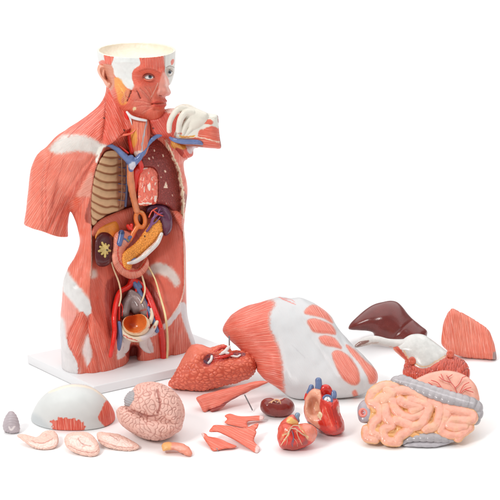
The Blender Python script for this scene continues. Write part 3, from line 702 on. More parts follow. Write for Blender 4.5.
T.add('pelvic_fascia', union([tube([(120.5,327,30,1.6),(124,334,32,2.4),(131,338.5,33,2.7),(139,339,32,2.8),(147,335.5,28,3.0),(153,329,24,2.6),(157,322,20,1.8)]), tube([(150,322,22,2.4),(152,316,19,2.0),(151,309,15,1.2)])], 1.5), Paint('e6d6bf', st=0, wob=.8)
      .line([(124,335),(131,339),(137,340)], 1.0, 'cc4434', .4).line([(148,336),(152,331),(155,326)], 1.2, 'cc4434', .5).poly([(139,335),(150,328),(156,330),(146,341)], 'dcd5d6', 1.0), h=0.42)
T.add('pubic_bone', pillow([(121,336),(126,335),(136,338.5),(147,335),(152,328),(154,330),(149,338),(148,346),(151,353),(145,352),(140,347),(138,343),(131,343),(129,350),(124,355),(119,358),(120,348)], lambda x, y: 21 - .4 * (x - 133) - .25 * (y - 338), 5, W=5, sg=1), Paint('dcd3cf', st=0, wob=1).poly([(131,337),(139,337),(138,348),(132,348)], 'cf9f82', .8).line([(147,333),(150,327),(154,324)], 2, 'cf4032', .5), (117, 156, 325, 360, 5, 42), h=0.45)

# ---------------------------------------------------------------- head
HD = [(97,-15),(96.8,20),(97,50),(98.5,62),(102,71),(106,80),(109.5,90),(114,100),(120,108),(128,113.5),(138,118),(147,120.8),(154,121),(160,118.5),(163.6,114.5),(165.2,110.5),(164.6,107.8),(166.6,105.2),(166.2,102.8),(167.2,101),(165.6,98.6),(165.8,96.6),(169.2,95.4),(171,93),(170.2,90),(168.6,86),(170.5,84),(172.8,79),(174.5,72),(175.3,62),(175.6,50),(175.6,20),(175.6,-15)]
cH = lambda x, y: 8 * smooth01((y - 60) / 40) - 0.05 * (x - 136)
HH = lambda x, y: np.interp(y, [36, 62, 80, 100, 122], [50, 47, 36, 25, 17]) + 0 * x
def rH(x, y):
    r = bump2(x, y, 148.5, 76.8, -6.5, 6.5, 3.8, 8) + bump2(x, y, 169, 72.5, -6, 3.2, 3.8)
    r = r + ridge2(x, y, [(139,70),(147,68.2),(156,69.5),(160,72)], 2.4, 2.0) + ridge2(x, y, [(166,67.5),(171,66.5),(174,68)], 2.0, 1.5)
    r = r + ridge2(x, y, [(163.4,72),(164.6,80),(166.6,88),(167.4,92.5)], 7, 2.6) + bump2(x, y, 167.3, 91.8, 6, 2.7, 2.5) + bump2(x, y, 160.5, 92.6, 5, 2.6, 2.2) - ridge2(x, y, [(158,89),(157.4,93),(158.6,96)], 1.8, 1.0)
    r = r - ridge2(x, y, [(160,95.8),(164,96.2)], 3.0, 0.8)
    r = r + bump2(x, y, 142, 87, 3, 6, 4, 20) - ridge2(x, y, [(157,88),(153,95),(151.5,101)], 1.5, 1.5)
    r = r + ridge2(x, y, [(153.5,102.6),(158,101),(162,100.6),(166,101)], 3.2, 1.1) - ridge2(x, y, [(152,103.8),(158,103.4),(166,103.4)], 3.4, 0.65) + ridge2(x, y, [(155,105.6),(160,106.2),(165,105.8)], 3.6, 1.3)
    r = r + ridge2(x, y, [(138,90),(148,101)], 1.0, 1.2) - ridge2(x, y, [(141,88),(151,100)], 1.0, .9) - ridge2(x, y, [(146,113),(152,104)], 1.2, 1.4) - ridge2(x, y, [(155,109.4),(160,109.8),(165,109)], 2.5, 1.2) + bump2(x, y, 159.5, 114.5, 4.5, 4.2, 3.4)
    r = r - ridge2(x, y, [(131,91),(129,97),(127,102)], 2.2, .8) - ridge2(x, y, [(137,90),(139,94),(140.5,98)], 2.2, .8) - ridge2(x, y, [(131,91),(136,92.5)], 1.5, .8)
    r = r + ridge2(x, y, [(113,79),(117,87),(122,97),(126,104)], 1.8, 3.5) - ridge2(x, y, [(121,80),(127,90),(124,104)], 1.2, 1)
    return r
ZR = zof(136, 50, 0)
hx = Paint('dc6951', ('fan', 150, 78, 30), 0.22, wob=.4)
hx.poly([(100,38),(142,38),(141.5,60),(140,65),(134.5,69),(132,74),(132.3,79),(134.3,87),(131,90),(126,87),(119,80),(113.5,74),(111,66),(103,60),(97,62),(95,50)], 'dcdedb', .6, st=0, wob=.3)
hx.poly([(103,52),(114.5,54.6),(113,60),(111,65),(105.5,64)], 'e26850', .4, fib=('lin', 85), st=.7, sm=False, wob=.3)
hx.poly([(141,50),(165,50),(164.6,70),(158,72),(148,70),(139,71),(134,72),(140,66)], 'df644e', .5, fib=('lin', 84), st=.6)
hx.poly([(133,72),(140,68),(150,68),(160,73),(160,82),(152,86),(140,86),(133.5,82)], 'de634c', .8, fib=('fan', 148, 76.8, 12), st=.28)
hx.poly([(164.7,40),(180,40),(180,66),(175,84),(169.5,88),(167,80),(165,72)], 'dcdad4', .4, st=0)
hx.poly([(170.6,61.5),(172.5,59),(174.2,60),(173.4,63.5),(171.4,65)], 'de6853', .4)
hx.poly([(113.5,78),(120,79),(124,85),(130,93),(128,99),(126,104),(120,104),(116,92)], 'e89a4d', 1.2, st=.1)
hx.poly([(126,90),(131,91),(126,102),(121,102)], 'dc8763', 1.0, st=.3)
hx.poly([(161,76),(164,72.5),(167.5,77),(169.5,84),(171.4,91),(170.5,95.5),(165,97),(159,96),(156.8,93),(158.5,87)], 'e59a8a', .9, st=0)
hx.poly([(164.8,76),(167,80),(169.8,89),(168.5,92),(166,87)], 'efb9ab', .8, st=0)  # highlight painted down the nose ridge to the tip
hx.poly([(165.6,69),(168,67.5),(172.5,68),(173.8,72),(172,76),(168,77),(165.8,74)], 'b9aea2', .9, st=0).line([(166,67.6),(170,66),(174,67.5)], .9, '8d7f72', .5)
hx.poly([(134,86),(140,88),(146,90),(150,97),(150,108),(142,115),(134,112),(132,100)], 'd9705c', 2.0, st=.15)
hx.line([(158,83),(155,90),(151,97)], .8, 'ecbba9', .5)  # thin painted highlight along the cheek line
hx.line([(153.5,102.8),(158,101.4),(162,101),(166.5,101.4)], 1.6, 'd35448', .4).line([(155,105.4),(160,106),(165,105.6)], 1.8, 'd2483a', .5).line([(152,103.8),(158,103.4),(166.5,103.4)], .6, '98302a', .3)
hx.poly([(132.5,108.5),(135.5,106.5),(136.2,109.5),(134,110),(133.5,112)], 'ecd9a8', .5)
hx.line([(131.5,91),(129,97),(127.5,101)], .9, '6b2018', .3).line([(137,91),(139,94.5),(140.5,98)], .9, '6b2018', .3)
hx.poly([(100,66),(112,66),(114,86),(108,90),(100,80)], 'cf8a70', .8)
hx.line([(159.2,95.4),(161.5,95.8)], .8, '8a3c34', .4, wob=0)
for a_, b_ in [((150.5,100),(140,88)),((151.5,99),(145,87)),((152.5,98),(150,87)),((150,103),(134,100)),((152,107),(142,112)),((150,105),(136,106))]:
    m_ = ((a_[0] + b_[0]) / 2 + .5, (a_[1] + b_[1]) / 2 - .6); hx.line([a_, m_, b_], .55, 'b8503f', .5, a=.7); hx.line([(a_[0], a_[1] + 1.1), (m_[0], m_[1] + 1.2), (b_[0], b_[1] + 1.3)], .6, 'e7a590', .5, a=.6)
hx.line([(140,71),(147,69),(155,70.5),(160,73)], 1.3, 'b9503f', .9, a=.7).line([(164.8,52),(164.8,72)], .4, 'a2564a', .3, wob=.1)
hx.line([(122,92),(127,97),(134,101)], .5, 'cf4a3a', .3).line([(118,84),(124,94),(125,103)], .5, 'f0c06a', .4).line([(142,60),(146,56)], .5, 'b2483c', .3)
# inside of the skull
class HeadPaint(Paint):
    def __call__(s, x, y, w, n, dv):
        c, f = super().__call__(x, y, w, n, dv)
        X, Yw, Z = UP(x, y, w); zz = np.minimum((Z - ZR) / UP.s, 0)
        b = (np.sqrt(((x - 136.3) / 37.0) ** 2 + (w / 46.5) ** 2 + (zz / 20) ** 2) - 1) * 33
        ins = (b < 0.5) & (n[:, 0] * (x - 136.3) + n[:, 2] * w + n[:, 1] * 0 < 0.0) & (Z > ZR - 0.09)
        up = (n[:, 1] < -0.75) & (Z > ZR - 0.006); ins = ins.astype(float); up = up.astype(float)
        k = np.maximum(ins, up)[:, None]; f[:, 2] *= (1 - k[:, 0]); return c + (C('ece0cd') - c) * k, f
hx.__class__ = HeadPaint
def head_field(X, Y, W):
    f = pillow(HD, cH, HH, W=34, sg=2.2, relief=rH)(X, Y, W)
    rx, ry, rz = ray(X, Y); Z = CAM[2] + rz * (UP.Y0 - W * UP.s - CAM[1]) / ry
    zz = (Z - ZR) / UP.s                                  # px above the rim plane
    bowl = (np.sqrt(((X - 136.3) / 37.0) ** 2 + (W / 46.5) ** 2 + (np.minimum(zz, 0) / 20) ** 2) - 1) * 33
    return smax(f, -bowl, 0.5)
hd = T.add('head', head_field, hx, (94, 178, 34, 124, -53, 55), h=0.5, zmax=ZR, disp=lambda x, y, w, n: 0.12 * vnoise(x * .5, y * .5, w * .5, 3))
# ear
earP = [(98,66),(99.5,64.5),(104,64),(108.5,66),(111.5,70),(113.3,76),(113,81),(111.5,86),(108.5,88),(105.5,85.5),(103,81),(99.5,76),(97.2,70.5)]
erel = lambda x, y: ridge2(x, y, [(111,84),(104,80),(99.8,73),(100.5,67.5),(106,66.5),(110,70)], 3.2, 1.1) - bump2(x, y, 107.5, 76.5, 4.5, 2.2, 4.0, 15) + ridge2(x, y, [(107,82),(104,76),(104,71)], 2.0, .8) + bump2(x, y, 109.5, 85, 2.2, 2, 1.8)
T.add('ear', pillow(earP, 14, 5, W=2.5, sg=.7, relief=erel), Paint('e5a68c', st=0).poly([(105,72),(109,74),(109.5,80),(106.5,80)], 'd67f64', .8), (95, 116, 62, 90, 4, 26), h=0.33, parent=hd)
# eyes
def eyep(cx, cy, ic, sz=1.0):
    p = Paint('ebe6e2', st=0, wob=0); p.line([ic, (ic[0] + .05, ic[1])], 3.7 * sz, '58626f', .35).line([ic, (ic[0] + .05, ic[1])], 1.7 * sz, '14161b', .25); return p
def fw(x, y):
    a = np.array([float(x)]), np.array([float(y)]); return float(front_of(HD, cH, HH, 34, 0, None, *a)[0])
def surf(x, y):
    a = np.array([float(x)]), np.array([float(y)])
    d = float(polysd(a[0], a[1], catmull(HD, True, 6))[0]); q = math.sqrt(max(1 - (max(34 - d, 0) / 34) ** 2, 0)); return float(cH(*a)[0] + (HH(*a)[0] + rH(*a)[0]) * q)
e1 = (148.0, 77.2, surf(148.0, 77.2) - 0.3)
T.add('eye', ellip(e1, (5.4, 3.2, 3.6)), eyep(*e1[:2], (150.2, 76.7)), h=0.3, mat=GO, parent=hd)
e2 = (169.2, 72.6, surf(169.2, 72.6) - 0.6)
T.add('eye', ellip(e2, (3.0, 3.0, 3.2)), eyep(*e2[:2], (169.8, 72.3), .85), h=0.3, mat=GO, parent=hd)
def lid(pts, dw, r, ez): return tube([(a, b, ez + dw - 0.10 * (a - pts[1][0]) ** 2 * 0.6, r) for a, b in pts])
T.add('eyelid', union([lid([(142.6,77.8),(145.5,74.9),(149.0,74.0),(152.2,75.2),(153.8,77.6)], 4.2, .95, e1[2])], .2), Paint('8f3a2e', st=0), h=0.3, parent=hd)
T.add('eyelid', union([lid([(142.6,77.8),(146,80),(149.4,80.5),(152.2,79.4),(153.8,77.6)], 3.6, .75, e1[2])], .2), Paint('dd7860', st=0), h=0.3, parent=hd)
T.add('eyelid', union([lid([(166.6,73),(168,70.5),(170,69.9),(172,71.4)], 2.3, .6, e2[2])], .2), Paint('8b8078', st=0), h=0.3, parent=hd)

# ---------------------------------------------------------------- arm held across, with the hand at the neck
WA = 24
armP = [(187,110),(194,108.5),(202,111.5),(210,113.5),(217.2,115),(218.6,120),(218.8,127),(220,138),(221,148),(213,148.4),(203,147.6),(190,146),(180,143.5),(172,139.5),(174,134),(178,124),(181,116)]
ap = Paint('de6a53', ('lin', 8), 0.7, wob=.6)
ap.poly([(178,104),(192,106),(206,111),(219,114),(220,128),(212,126),(204,129),(199,131),(197,137),(186,136),(178,138),(172,132),(178,118)], 'dcd8cd', .8, st=0)
ap.poly([(200,121),(206,119.5),(212,120),(212,124.5),(206,124.2),(201,123.4)], 'de6c54', .5, st=.6)
ap.line([(182,131),(192,130),(200,126),(206,121)], .6, '9aa2a6', .5).line([(190,120),(200,118),(216,118)], .5, 'bfb9aa', .5)
ap.line([(176,138),(184,138.5),(196,137),(206,139),(214,141),(221,142)], 1.1, 'efe3cf', .4)
ap.line([(218.0,115),(219.2,127),(221,148)], .9, '9a4a3e', .3)
ap.line([(180,136),(186,137),(194,136)], 1.6, 'd9952f', .6)
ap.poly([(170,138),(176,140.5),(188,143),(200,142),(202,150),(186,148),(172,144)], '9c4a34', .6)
arm = T.add('forearm', pillow(armP, WA, 13, W=11, sg=2, n=4), ap, (169, 224, 105, 151, 8, 40), h=0.5)
T.add('upper_arm_stump', union([pillow([(172,140),(180,142),(192,144),(200,142),(199,147),(194,149),(192.6,156),(185,158.5),(180,155),(177,151),(171,146)], 12, 10, W=7, sg=1.5)], 1), Paint('d25948', ('lin', 60), .4).poly([(170,140),(186,144),(185,149),(180,152),(170,146)], 'c98a34', .9).poly([(186,144),(196,145),(194,150),(190,154),(187,149)], 'd9cdd0', .7).poly([(176,148),(184,151),(181,158),(176,153)], '9c2e24', .7), (168, 203, 137, 161, 0, 24), h=0.5)
T.add('vein', tube([(170,137.6,32,1.2),(174,139.8,35,2.2),(182,141.6,36.5,2.6),(192,141.8,37,2.6),(199,142.4,36.5,2.3),(202,144,35,1.3)], flat=.8), Paint('6272a0', st=0), h=0.42, mat=GO, parent=arm)
hp_ = Paint('dfd9cc', st=0, wob=.3)
hp_.line([(169.2,131.4),(169.3,132)], 2.6, 'd9998a', .5, wob=0).line([(178,134.4),(181,133.6)], 2.0, 'd7725e', .6)
palm = pillow([(179,109),(184,106),(192,106.5),(202,110.5),(208,114),(208,122),(202,128),(194,132),(187,131),(184,124),(181,116)], WA + 7, 10.5, W=11, sg=2)
fing = [tube([(188,111,37,3.4),(182,108.2,39,3.3),(177,110,40,3.1),(172,117,40,2.9),(169.4,124,38.5,2.8),(169.2,131,36.5,2.5)]),
        tube([(192,113,38,3.6),(186,112.5,41,3.5),(181.5,117.5,42,3.3),(179.3,124,40.5,3.0),(178.4,131,37.5,2.7)]),
        tube([(196,118,36,3.4),(190,119.5,38,3.3),(186,124,38,3.1),(184,129,37,2.9),(182.8,133.5,35.5,2.5)]),
        tube([(198,122,35,3.0),(194,124.5,36.5,2.9),(190.5,128.5,36.5,2.7),(188.5,131.5,36,2.4),(187,134.4,35,2.2)]),
        tube([(194,110,33,3.0),(188,106.6,32,2.6),(182,106.5,29,2.3),(177,108.5,26,2.1)])]
T.add('hand', union([palm] + fing, 0.45), hp_, (164, 211, 102, 138, 18, 47), h=0.42, parent=arm)
T.add('fingernail', ellip((169.0, 131.6, 38.9), (1.5, 1.7, .7)), Paint('ecc9bd', st=0, wob=0), h=0.25, parent=arm, mat=GO)

# ---------------------------------------------------------------- base board
GL = ground(27, 355, ZB); GF = ground(94, 386.5, ZB)
ed = (GF - GL)[:2]; L1 = np.linalg.norm(ed); e1_ = ed / L1; e2_ = np.array([-e1_[1], e1_[0]])
if e2_[0] < 0: e2_ = -e2_
gq = ground(171, 369.5, ZB)[:2] - GF[:2]; e2_ = gq / np.linalg.norm(gq)
print('board angle cos', float(e1_ @ e2_), L1)
L2 = 0.42
def board(fr):
    import bmesh
    bm = bmesh.new(); cs = [GL[:2], GF[:2], GF[:2] + e2_ * L2, GL[:2] + e2_ * L2]
    lo = [bm.verts.new((p[0], p[1], 0.001)) for p in cs]; hi = [bm.verts.new((p[0], p[1], ZB)) for p in cs]
    bm.faces.new(lo[::-1]); bm.faces.new(hi)
    for i in range(4): bm.faces.new([lo[i], lo[(i + 1) % 4], hi[(i + 1) % 4], hi[i]])
    bmesh.ops.bevel(bm, geom=list(bm.edges), offset=0.0022, segments=2, profile=0.6, affect='EDGES')
    bm.normal_update(); bmesh.ops.recalc_face_normals(bm, faces=bm.faces[:])
    bmesh.ops.triangulate(bm, faces=[f for f in bm.faces if len(f.verts) > 4])
    bm.verts.index_update(); vs = np.array([v.co[:] for v in bm.verts]); fs = np.array([[v.index for v in f.verts] + ([f.verts[-1].index] if len(f.verts) == 3 else []) for f in bm.faces])
    bm.free(); return vs, fs, plain('white_board', (0.74, 0.74, 0.75), 0.45, 0, 0.02, 20)
T.raw('base_board', board)
T.finish()
def sc(pts, x0, y0, k): return [(x0 + p[0] / k, y0 + p[1] / k) + tuple(p[2:]) for p in pts]
RED = 'e2725c'; REDD = 'd45c48'; PINK = 'e8a08f'; WHT = 'e2e2e1'; BLUE = '5d6f9c'; ART = 'd93a2c'; CREAM = 'eadfc8'

# ---------------------------------------------------------------- grey cerebellum piece
t = Thing('cerebellum_model', 'small grey cerebellum piece standing alone left of the white skull cap', 'organ model', contact=(11, 433, 0))
def d_cereb(x, y, w, n):
    r = np.hypot(x - 12, (y - 436)); return 0.14 * np.sin(r * 2.4 + vnoise(x * .5, y * .5, w * .5) * 1.5)
t.add('cerebellum', pillow([(4,431),(2.6,425),(5,417),(9,411.5),(13,411.5),(17,416),(19.3,423),(20,430),(17,433),(11,434),(7,432.5)], 0, 8), Paint('b2a6aa').line([(9,427),(11,430),(14,427)], 2.0, 'd9cfce'),
      (0, 22, 409, 437, -9, 9), h=0.35, mat='brain_plastic', disp=d_cereb)
t.finish()

# ---------------------------------------------------------------- skull cap
K = 3.846
cap = sc([(118,190),(130,150),(160,105),(200,75),(260,55),(320,55),(370,75),(410,110),(435,150),(442,180),(430,212),(390,235),(330,244),(240,248),(180,243),(140,226)], 0, 370, K)
t = Thing('skull_cap_model', 'white domed skull cap with two red muscle patches, lying open side down', 'skull cap', contact=(73, 419, 0), k=-0.44, py0=419)
pc = Paint('d3d5d3', st=0)
pc.poly(sc([(118,195),(125,165),(175,200),(200,245),(140,240)],0,370,K), 'c4c9ca', 3)
pc.line(sc([(190,85),(260,62),(325,63),(370,80),(405,112)],0,370,K), 1.6, 'efe2cd', 1.2)
pc.poly(sc([(194,196),(215,188),(262,184),(300,193),(327,207),(325,244),(240,256),(206,238)],0,370,K), 'e1624c', 0.5, fib=('lin', 84), st=1.6, sm=False, wob=2.0)
pc.poly(sc([(378,182),(392,150),(410,118),(436,150),(446,185),(424,220),(410,222),(396,210)],0,370,K), 'e1624c', 0.7, fib=('lin', 80), st=0.8, wob=0.5)
cap = cap[1:9] + [(115.2,417),(113.5,428),(106,441),(90,452),(73,455),(55,452),(40,442),(32.5,430),(30.7,419)]
t.add('skull_cap', pillow(cap, 0, 35, W=36, n=5), pc, (28, 118, 374, 458, -38, 38), h=0.7, mat='white_plaster')
t.finish()

# ---------------------------------------------------------------- brain slices
def brainy(amp, wl, seed, sl=1.0):
    def d(x, y, w, n):
        g = waves(x, y, w * 0.9, wl, seed); return amp * (np.minimum(np.abs(g), 0.8) / 0.8 - 0.7)
    return d
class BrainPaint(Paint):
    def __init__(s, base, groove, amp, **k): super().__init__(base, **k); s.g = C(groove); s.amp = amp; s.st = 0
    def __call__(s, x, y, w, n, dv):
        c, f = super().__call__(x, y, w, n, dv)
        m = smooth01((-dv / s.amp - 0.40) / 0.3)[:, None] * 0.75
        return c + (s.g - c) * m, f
def slice_(outline, label, contact, cut, lobes, seed):
    t = Thing('brain_slice_model', label, 'brain piece', contact=contact, group='brain pieces in the front row', k=0.9, py0=contact[1])
    p = BrainPaint('e6bfb0', 'cc9a8c', 0.45)
    for q in cut: p.poly(q, 'eed3c8', 0.6)
    for q in lobes: p.line(q, 0.7, 'c08478', 0.4)
    dd = brainy(0.42, 4.8, seed)
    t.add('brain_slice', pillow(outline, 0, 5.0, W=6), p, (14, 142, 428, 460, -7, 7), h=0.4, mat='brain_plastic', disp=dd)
    return t.finish()
slice_(sc([(66,252),(90,246),(140,257),(170,236),(205,233),(222,252),(224,282),(205,302),(160,308),(125,297),(85,270)],0,370,K),
       'pale pink brain piece with a thin pointed stalk left, below the skull cap', (42, 449.8, 0),
       [sc([(110,275),(160,285),(215,265),(215,285),(170,300),(125,290)],0,370,K)], [sc([(120,272),(160,282),(205,262)],0,370,K)], 4)
slice_(sc([(250,258),(272,241),(330,239),(362,258),(382,295),(379,322),(350,334),(300,323),(265,305),(249,282)],0,370,K),
       'pale pink oval brain slice in front of the skull cap\'s wide red patch', (90, 456.8, 0),
       [sc([(265,258),(320,252),(358,280),(362,305),(320,305),(275,285)],0,370,K)], [sc([(262,290),(300,308),(345,318),(372,312)],0,370,K), sc([(300,262),(318,285),(350,292)],0,370,K)], 9)
slice_([(96.7,434),(100,431.6),(105,432.4),(118,434),(129,439),(138.8,445.3),(137,449.3),(129,451.3),(116,449.6),(105,446.5),(98.5,441)],
       'pale pink elongated brain slice tapering to the right, lying under the big brain half', (125, 451, 0),
       [[(101,436),(116,437),(132,444),(128,447),(112,444)]], [[(99,440),(108,444),(120,447),(134,448)], [(110,435),(118,440)]], 15)

# ---------------------------------------------------------------- brain half
K = 4.545
t = Thing('brain_half_model', 'large wrinkled pink brain half with grey cerebellum, between skull cap and lung', 'brain model', contact=(157, 440.2, 0))
bp = BrainPaint('e2b3a5', 'b97d72', 0.8)
main = sc([(120,100),(140,72),(165,60),(210,54),(260,64),(310,94),(345,135),(362,190),(354,240),(335,275),(240,250),(150,225),(110,200),(95,150)],105,370,K)
temp = sc([(52,195),(62,172),(90,163),(130,178),(190,205),(240,210),(300,225),(345,240),(338,275),(320,290),(285,310),(240,321),(180,312),(120,283),(70,243)],105,370,K)
fld = union([pillow(main, 0, 30), pillow(temp, 3, 26, W=12)], 1.8)
def groove_b(x, y, w, n):
    return brainy(1.05, 6.0, 21)(x, y, w, n) - ridge2(x, y, sc([(238,90),(246,125),(250,165),(240,195)],105,370,K), 1.6, 0.9) - ridge2(x, y, sc([(110,185),(150,195),(190,212),(240,208)],105,370,K), 1.2, 0.9)
bp.line(sc([(238,90),(246,125),(250,165),(240,195)],105,370,K), 1.3, 'a65f55', 0.7)
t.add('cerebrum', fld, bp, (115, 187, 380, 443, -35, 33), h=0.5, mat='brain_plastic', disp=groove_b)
def d_c2(x, y, w, n): return 0.3 * np.sin((y - x * 0.35) * 2.6 + vnoise(x * .4, y * .4, w * .4))
t.add('cerebellum', pillow(sc([(88,150),(88,128),(108,100),(140,92),(162,125),(168,160),(140,185),(95,168)],105,370,K), 4, 18), Paint('a9a6a8', st=0),
      (121, 144, 388, 412, -16, 24), h=0.4, mat='brain_plastic', disp=d_c2)
t.finish()

# ---------------------------------------------------------------- small curved piece
t = Thing('vessel_model', 'small curved salmon tube with yellow end, in front of the brain half', 'organ model', contact=(186, 456.5, 0), k=0.6, py0=456)
t.add('vessel', pillow(sc([(257,350),(262,334),(275,328),(310,328),(345,332),(380,350),(398,378),(387,393),(362,386),(325,367),(290,366),(265,369)],105,370,K), 0, 6),
      Paint('dd8a72').poly(sc([(255,350),(265,330),(300,328),(295,368),(262,370)],105,370,K), 'e3a566', 1).poly(sc([(300,345),(345,345),(370,362),(340,365),(310,355)],105,370,K), 'e9a996', 1),
      (159, 195, 439, 460, -8, 8), h=0.4, disp=lambda x, y, w, n: 0.5 * vnoise(x * .35, y * .35, w * .35, 5))
t.finish()

# ---------------------------------------------------------------- lung
K = 4.167
lung = sc([(34,226),(60,180),(95,115),(125,68),(150,58),(180,62),(205,72),(235,66),(262,58),(290,72),(300,84),(335,84),(372,90),(400,112),(408,142),(388,188),(345,214),(240,240),(170,256),(110,250),(55,243)],160,330,K)
t = Thing('lung_model', 'cobbled coral lung half with white airways, leaning against the base board corner', 'lung model', contact=(198, 391, 0))
class CellPaint(Paint):
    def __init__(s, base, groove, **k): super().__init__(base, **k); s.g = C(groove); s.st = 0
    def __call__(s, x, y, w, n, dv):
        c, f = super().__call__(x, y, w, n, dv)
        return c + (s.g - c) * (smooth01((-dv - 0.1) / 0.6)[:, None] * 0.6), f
def d_lung(x, y, w, n):
    qx = x + 0.8 * vnoise(x * .3, y * .3, w * .3, 1); qy = y + 0.8 * vnoise(x * .3, y * .3, w * .3, 2)
    _, e = cells(qx * 0.72 - 0.3 * qy, qy, w, 3.7, 5); k = smooth01((y - 0.55 * (208 - x) - 352 + 6) / 10)      # smoother towards the upper-left flank
    return ((smooth01(e / 0.55) - 0.7) * 0.95) * (0.25 + 0.75 * k)
rel = lambda x, y: bump2(x, y, 208, 361, -7, 5, 4) + bump2(x, y, 226, 357, -6, 9, 3) + bump2(x, y, 239, 355, -4, 5, 2.5)
hil = sc([(178,138),(190,108),(215,98),(245,104),(290,98),(320,90),(352,96),(350,110),(300,116),(265,128),(235,132),(205,150),(185,152)],160,330,K)
lp = CellPaint('e27358', 'b9442f').poly(hil, 'a93028', 1.0).poly(sc([(180,135),(190,108),(215,100),(222,118),(205,145)],160,330,K), '5b2f45', 0.8).poly(sc([(300,98),(350,95),(352,106),(310,112)],160,330,K), '7c4a5a', 0.8)
lp.poly(sc([(34,226),(60,180),(95,115),(125,68),(160,58),(110,170),(75,220)],160,330,K), 'e27a64', 2)
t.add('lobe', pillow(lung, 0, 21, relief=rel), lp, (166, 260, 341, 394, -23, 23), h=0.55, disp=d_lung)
t.add('airway', union([tube(sc([(182,141,11,1.0),(198,140,13,1.3),(212,126,14,1.5),(216,110,13,1.4)],160,330,K)), tube(sc([(192,150,12,0.8),(205,142,13,0.9)],160,330,K)),
      tube(sc([(245,103,12,1.5),(270,90,14,1.8),(288,70,15,1.7)],160,330,K)), tube(sc([(270,92,14,1.4),(292,104,14,1.2),(320,111,13,1.1),(334,104,12,0.9)],160,330,K)), tube(sc([(262,92,13,.8),(285,95,16,1)],160,330,K))], 0.6),
      Paint('e4e2df', st=0), h=0.35, mat='white_plaster')
t.add('blood_vessel', union([tube(sc([(214,108,11,1.6),(235,116,13,1.5),(262,112,14,1.8),(300,100,14,1.5)],160,330,K)), tube(sc([(235,116,13,1.2),(222,128,13,1.0)],160,330,K)), tube(sc([(230,92,12,1.2),(250,76,12,1.1),(270,70,12,1.3)],160,330,K)), tube(sc([(250,112,14,1.2),(255,126,14,.9)],160,330,K))], 0.8),
      Paint('cc352b', st=0), h=0.4, mat='glossy_organ')
t.finish()

# ---------------------------------------------------------------- muscle wedge with pin
def pin_raw(a, b, r, mat=('pin_steel', (0.32, 0.32, 0.33), 0.3, 0.9)):
    """a, b: (px, py, z or None for w) given as world-makers"""
    def fn(fr):
        A = np.array(fr(*[np.float64(q) for q in a])); B = np.array(fr(*[np.float64(q) for q in b])); B[2] = max(B[2], 0.001)
        d = B - A; L = np.linalg.norm(d); d /= L; u = np.cross(d, [0.3, 0.5, 0.81]); u /= np.linalg.norm(u); v = np.cross(d, u); N = 14; vs = []; fs = []
        prof = [(0, 0.001), (0.004, r * 0.8), (0.03, r), (0.97, r), (0.992, r * 0.75), (1, 0.0002)]
        for tt, rr in prof:
            for i in range(N):
                an = 2 * math.pi * i / N; vs.append(A + d * L * tt + rr * (u * math.cos(an) + v * math.sin(an)))
        for j in range(len(prof) - 1):
            for i in range(N): fs.append([j * N + i, j * N + (i + 1) % N, (j + 1) * N + (i + 1) % N, (j + 1) * N + i])
        return np.array(vs), np.array(fs), plain(mat[0], mat[1], mat[2], mat[3])
    return fn
wedge = sc([(150,285),(172,272),(200,264),(300,238),(400,214),(445,214),(450,220),(400,242),(330,276),(285,300),(262,322),(225,342),(212,342),(205,330),(190,345),(178,340),(165,310)],160,330,K)
t = Thing('muscle_wedge_model', 'long flat coral muscle wedge with a steel pin, lying below the lung', 'muscle piece', contact=(206, 411.5, 0), k=0.35, py0=411)
wp = Paint('de725e', ('lin', -17), 0.5).poly(sc([(205,332),(250,312),(300,285),(360,258),(340,278),(285,305),(225,345)],160,330,K), '9c3a34', 0.5)
t.add('muscle', pillow(wedge, 0, 5, W=5, sg=1.5, n=4), wp, (193, 270, 379, 414, -7, 7), h=0.45, disp=lambda x, y, w, n: 0.35 * vnoise(x * .2, y * .4, w * .4, 5))
t.raw('pin', pin_raw((244.5, 394.5, 2), (252.6, 410.6, 1.5), 0.0016))
t.finish()

# ---------------------------------------------------------------- three muscle strips
K = 3.125
def strip(outline, label, contact, ang, tips, seed, extra=None):
    t = Thing('muscle_strip_model', label, 'muscle piece', contact=contact, k=1.1, py0=contact[1], group='loose muscle strips')
    p = Paint('e37058', ('lin', ang), 0.7)
    for q in tips: p.poly(q, 'e6cdc9', 0.8)
    t.add('muscle', pillow(outline, lambda x, y: 1.2 * np.sin(x * 0.16 + seed), 3.4, W=3.2, sg=1.0, n=3), p, (198, 266, 411, 457, -6, 6), h=0.4)
    if extra: extra(t)
    return t.finish()
strip(sc([(108,112),(125,105),(150,112),(182,113),(228,111),(226,126),(190,128),(178,134),(180,150),(150,146),(118,138),(108,132),(116,122)],190,380,K),
      'short coral muscle strip with a pale right tip, topmost of three loose strips', (246, 428.2, 0), 8, [sc([(218,108),(232,108),(230,130),(219,130)],190,380,K)], 0)
strip(sc([(60,162),(68,148),(80,140),(130,144),(170,150),(212,134),(211,150),(205,156),(208,165),(200,190),(218,210),(217,220),(208,230),(180,212),(140,188),(100,168),(85,163)],190,380,K),
      'forked coral muscle strip reaching furthest right, in the middle of three loose strips', (256, 453.8, 0), 28, [sc([(206,206),(222,206),(220,234),(204,232)],190,380,K)], 1.5)
strip(sc([(35,166),(50,168),(58,176),(90,182),(120,196),(146,206),(135,213),(110,215),(78,223),(70,222),(60,208),(45,186)],190,380,K),
      'triangular coral muscle strip with a small pin, lowest left of three loose strips', (214, 451.5, 0), 28, [sc([(30,164),(42,164),(44,180),(36,180)],190,380,K)], 3,
      lambda t: t.raw('pin', pin_raw((216.5, 448, 0), (218.2, 453.5, -0.5), 0.0011)))

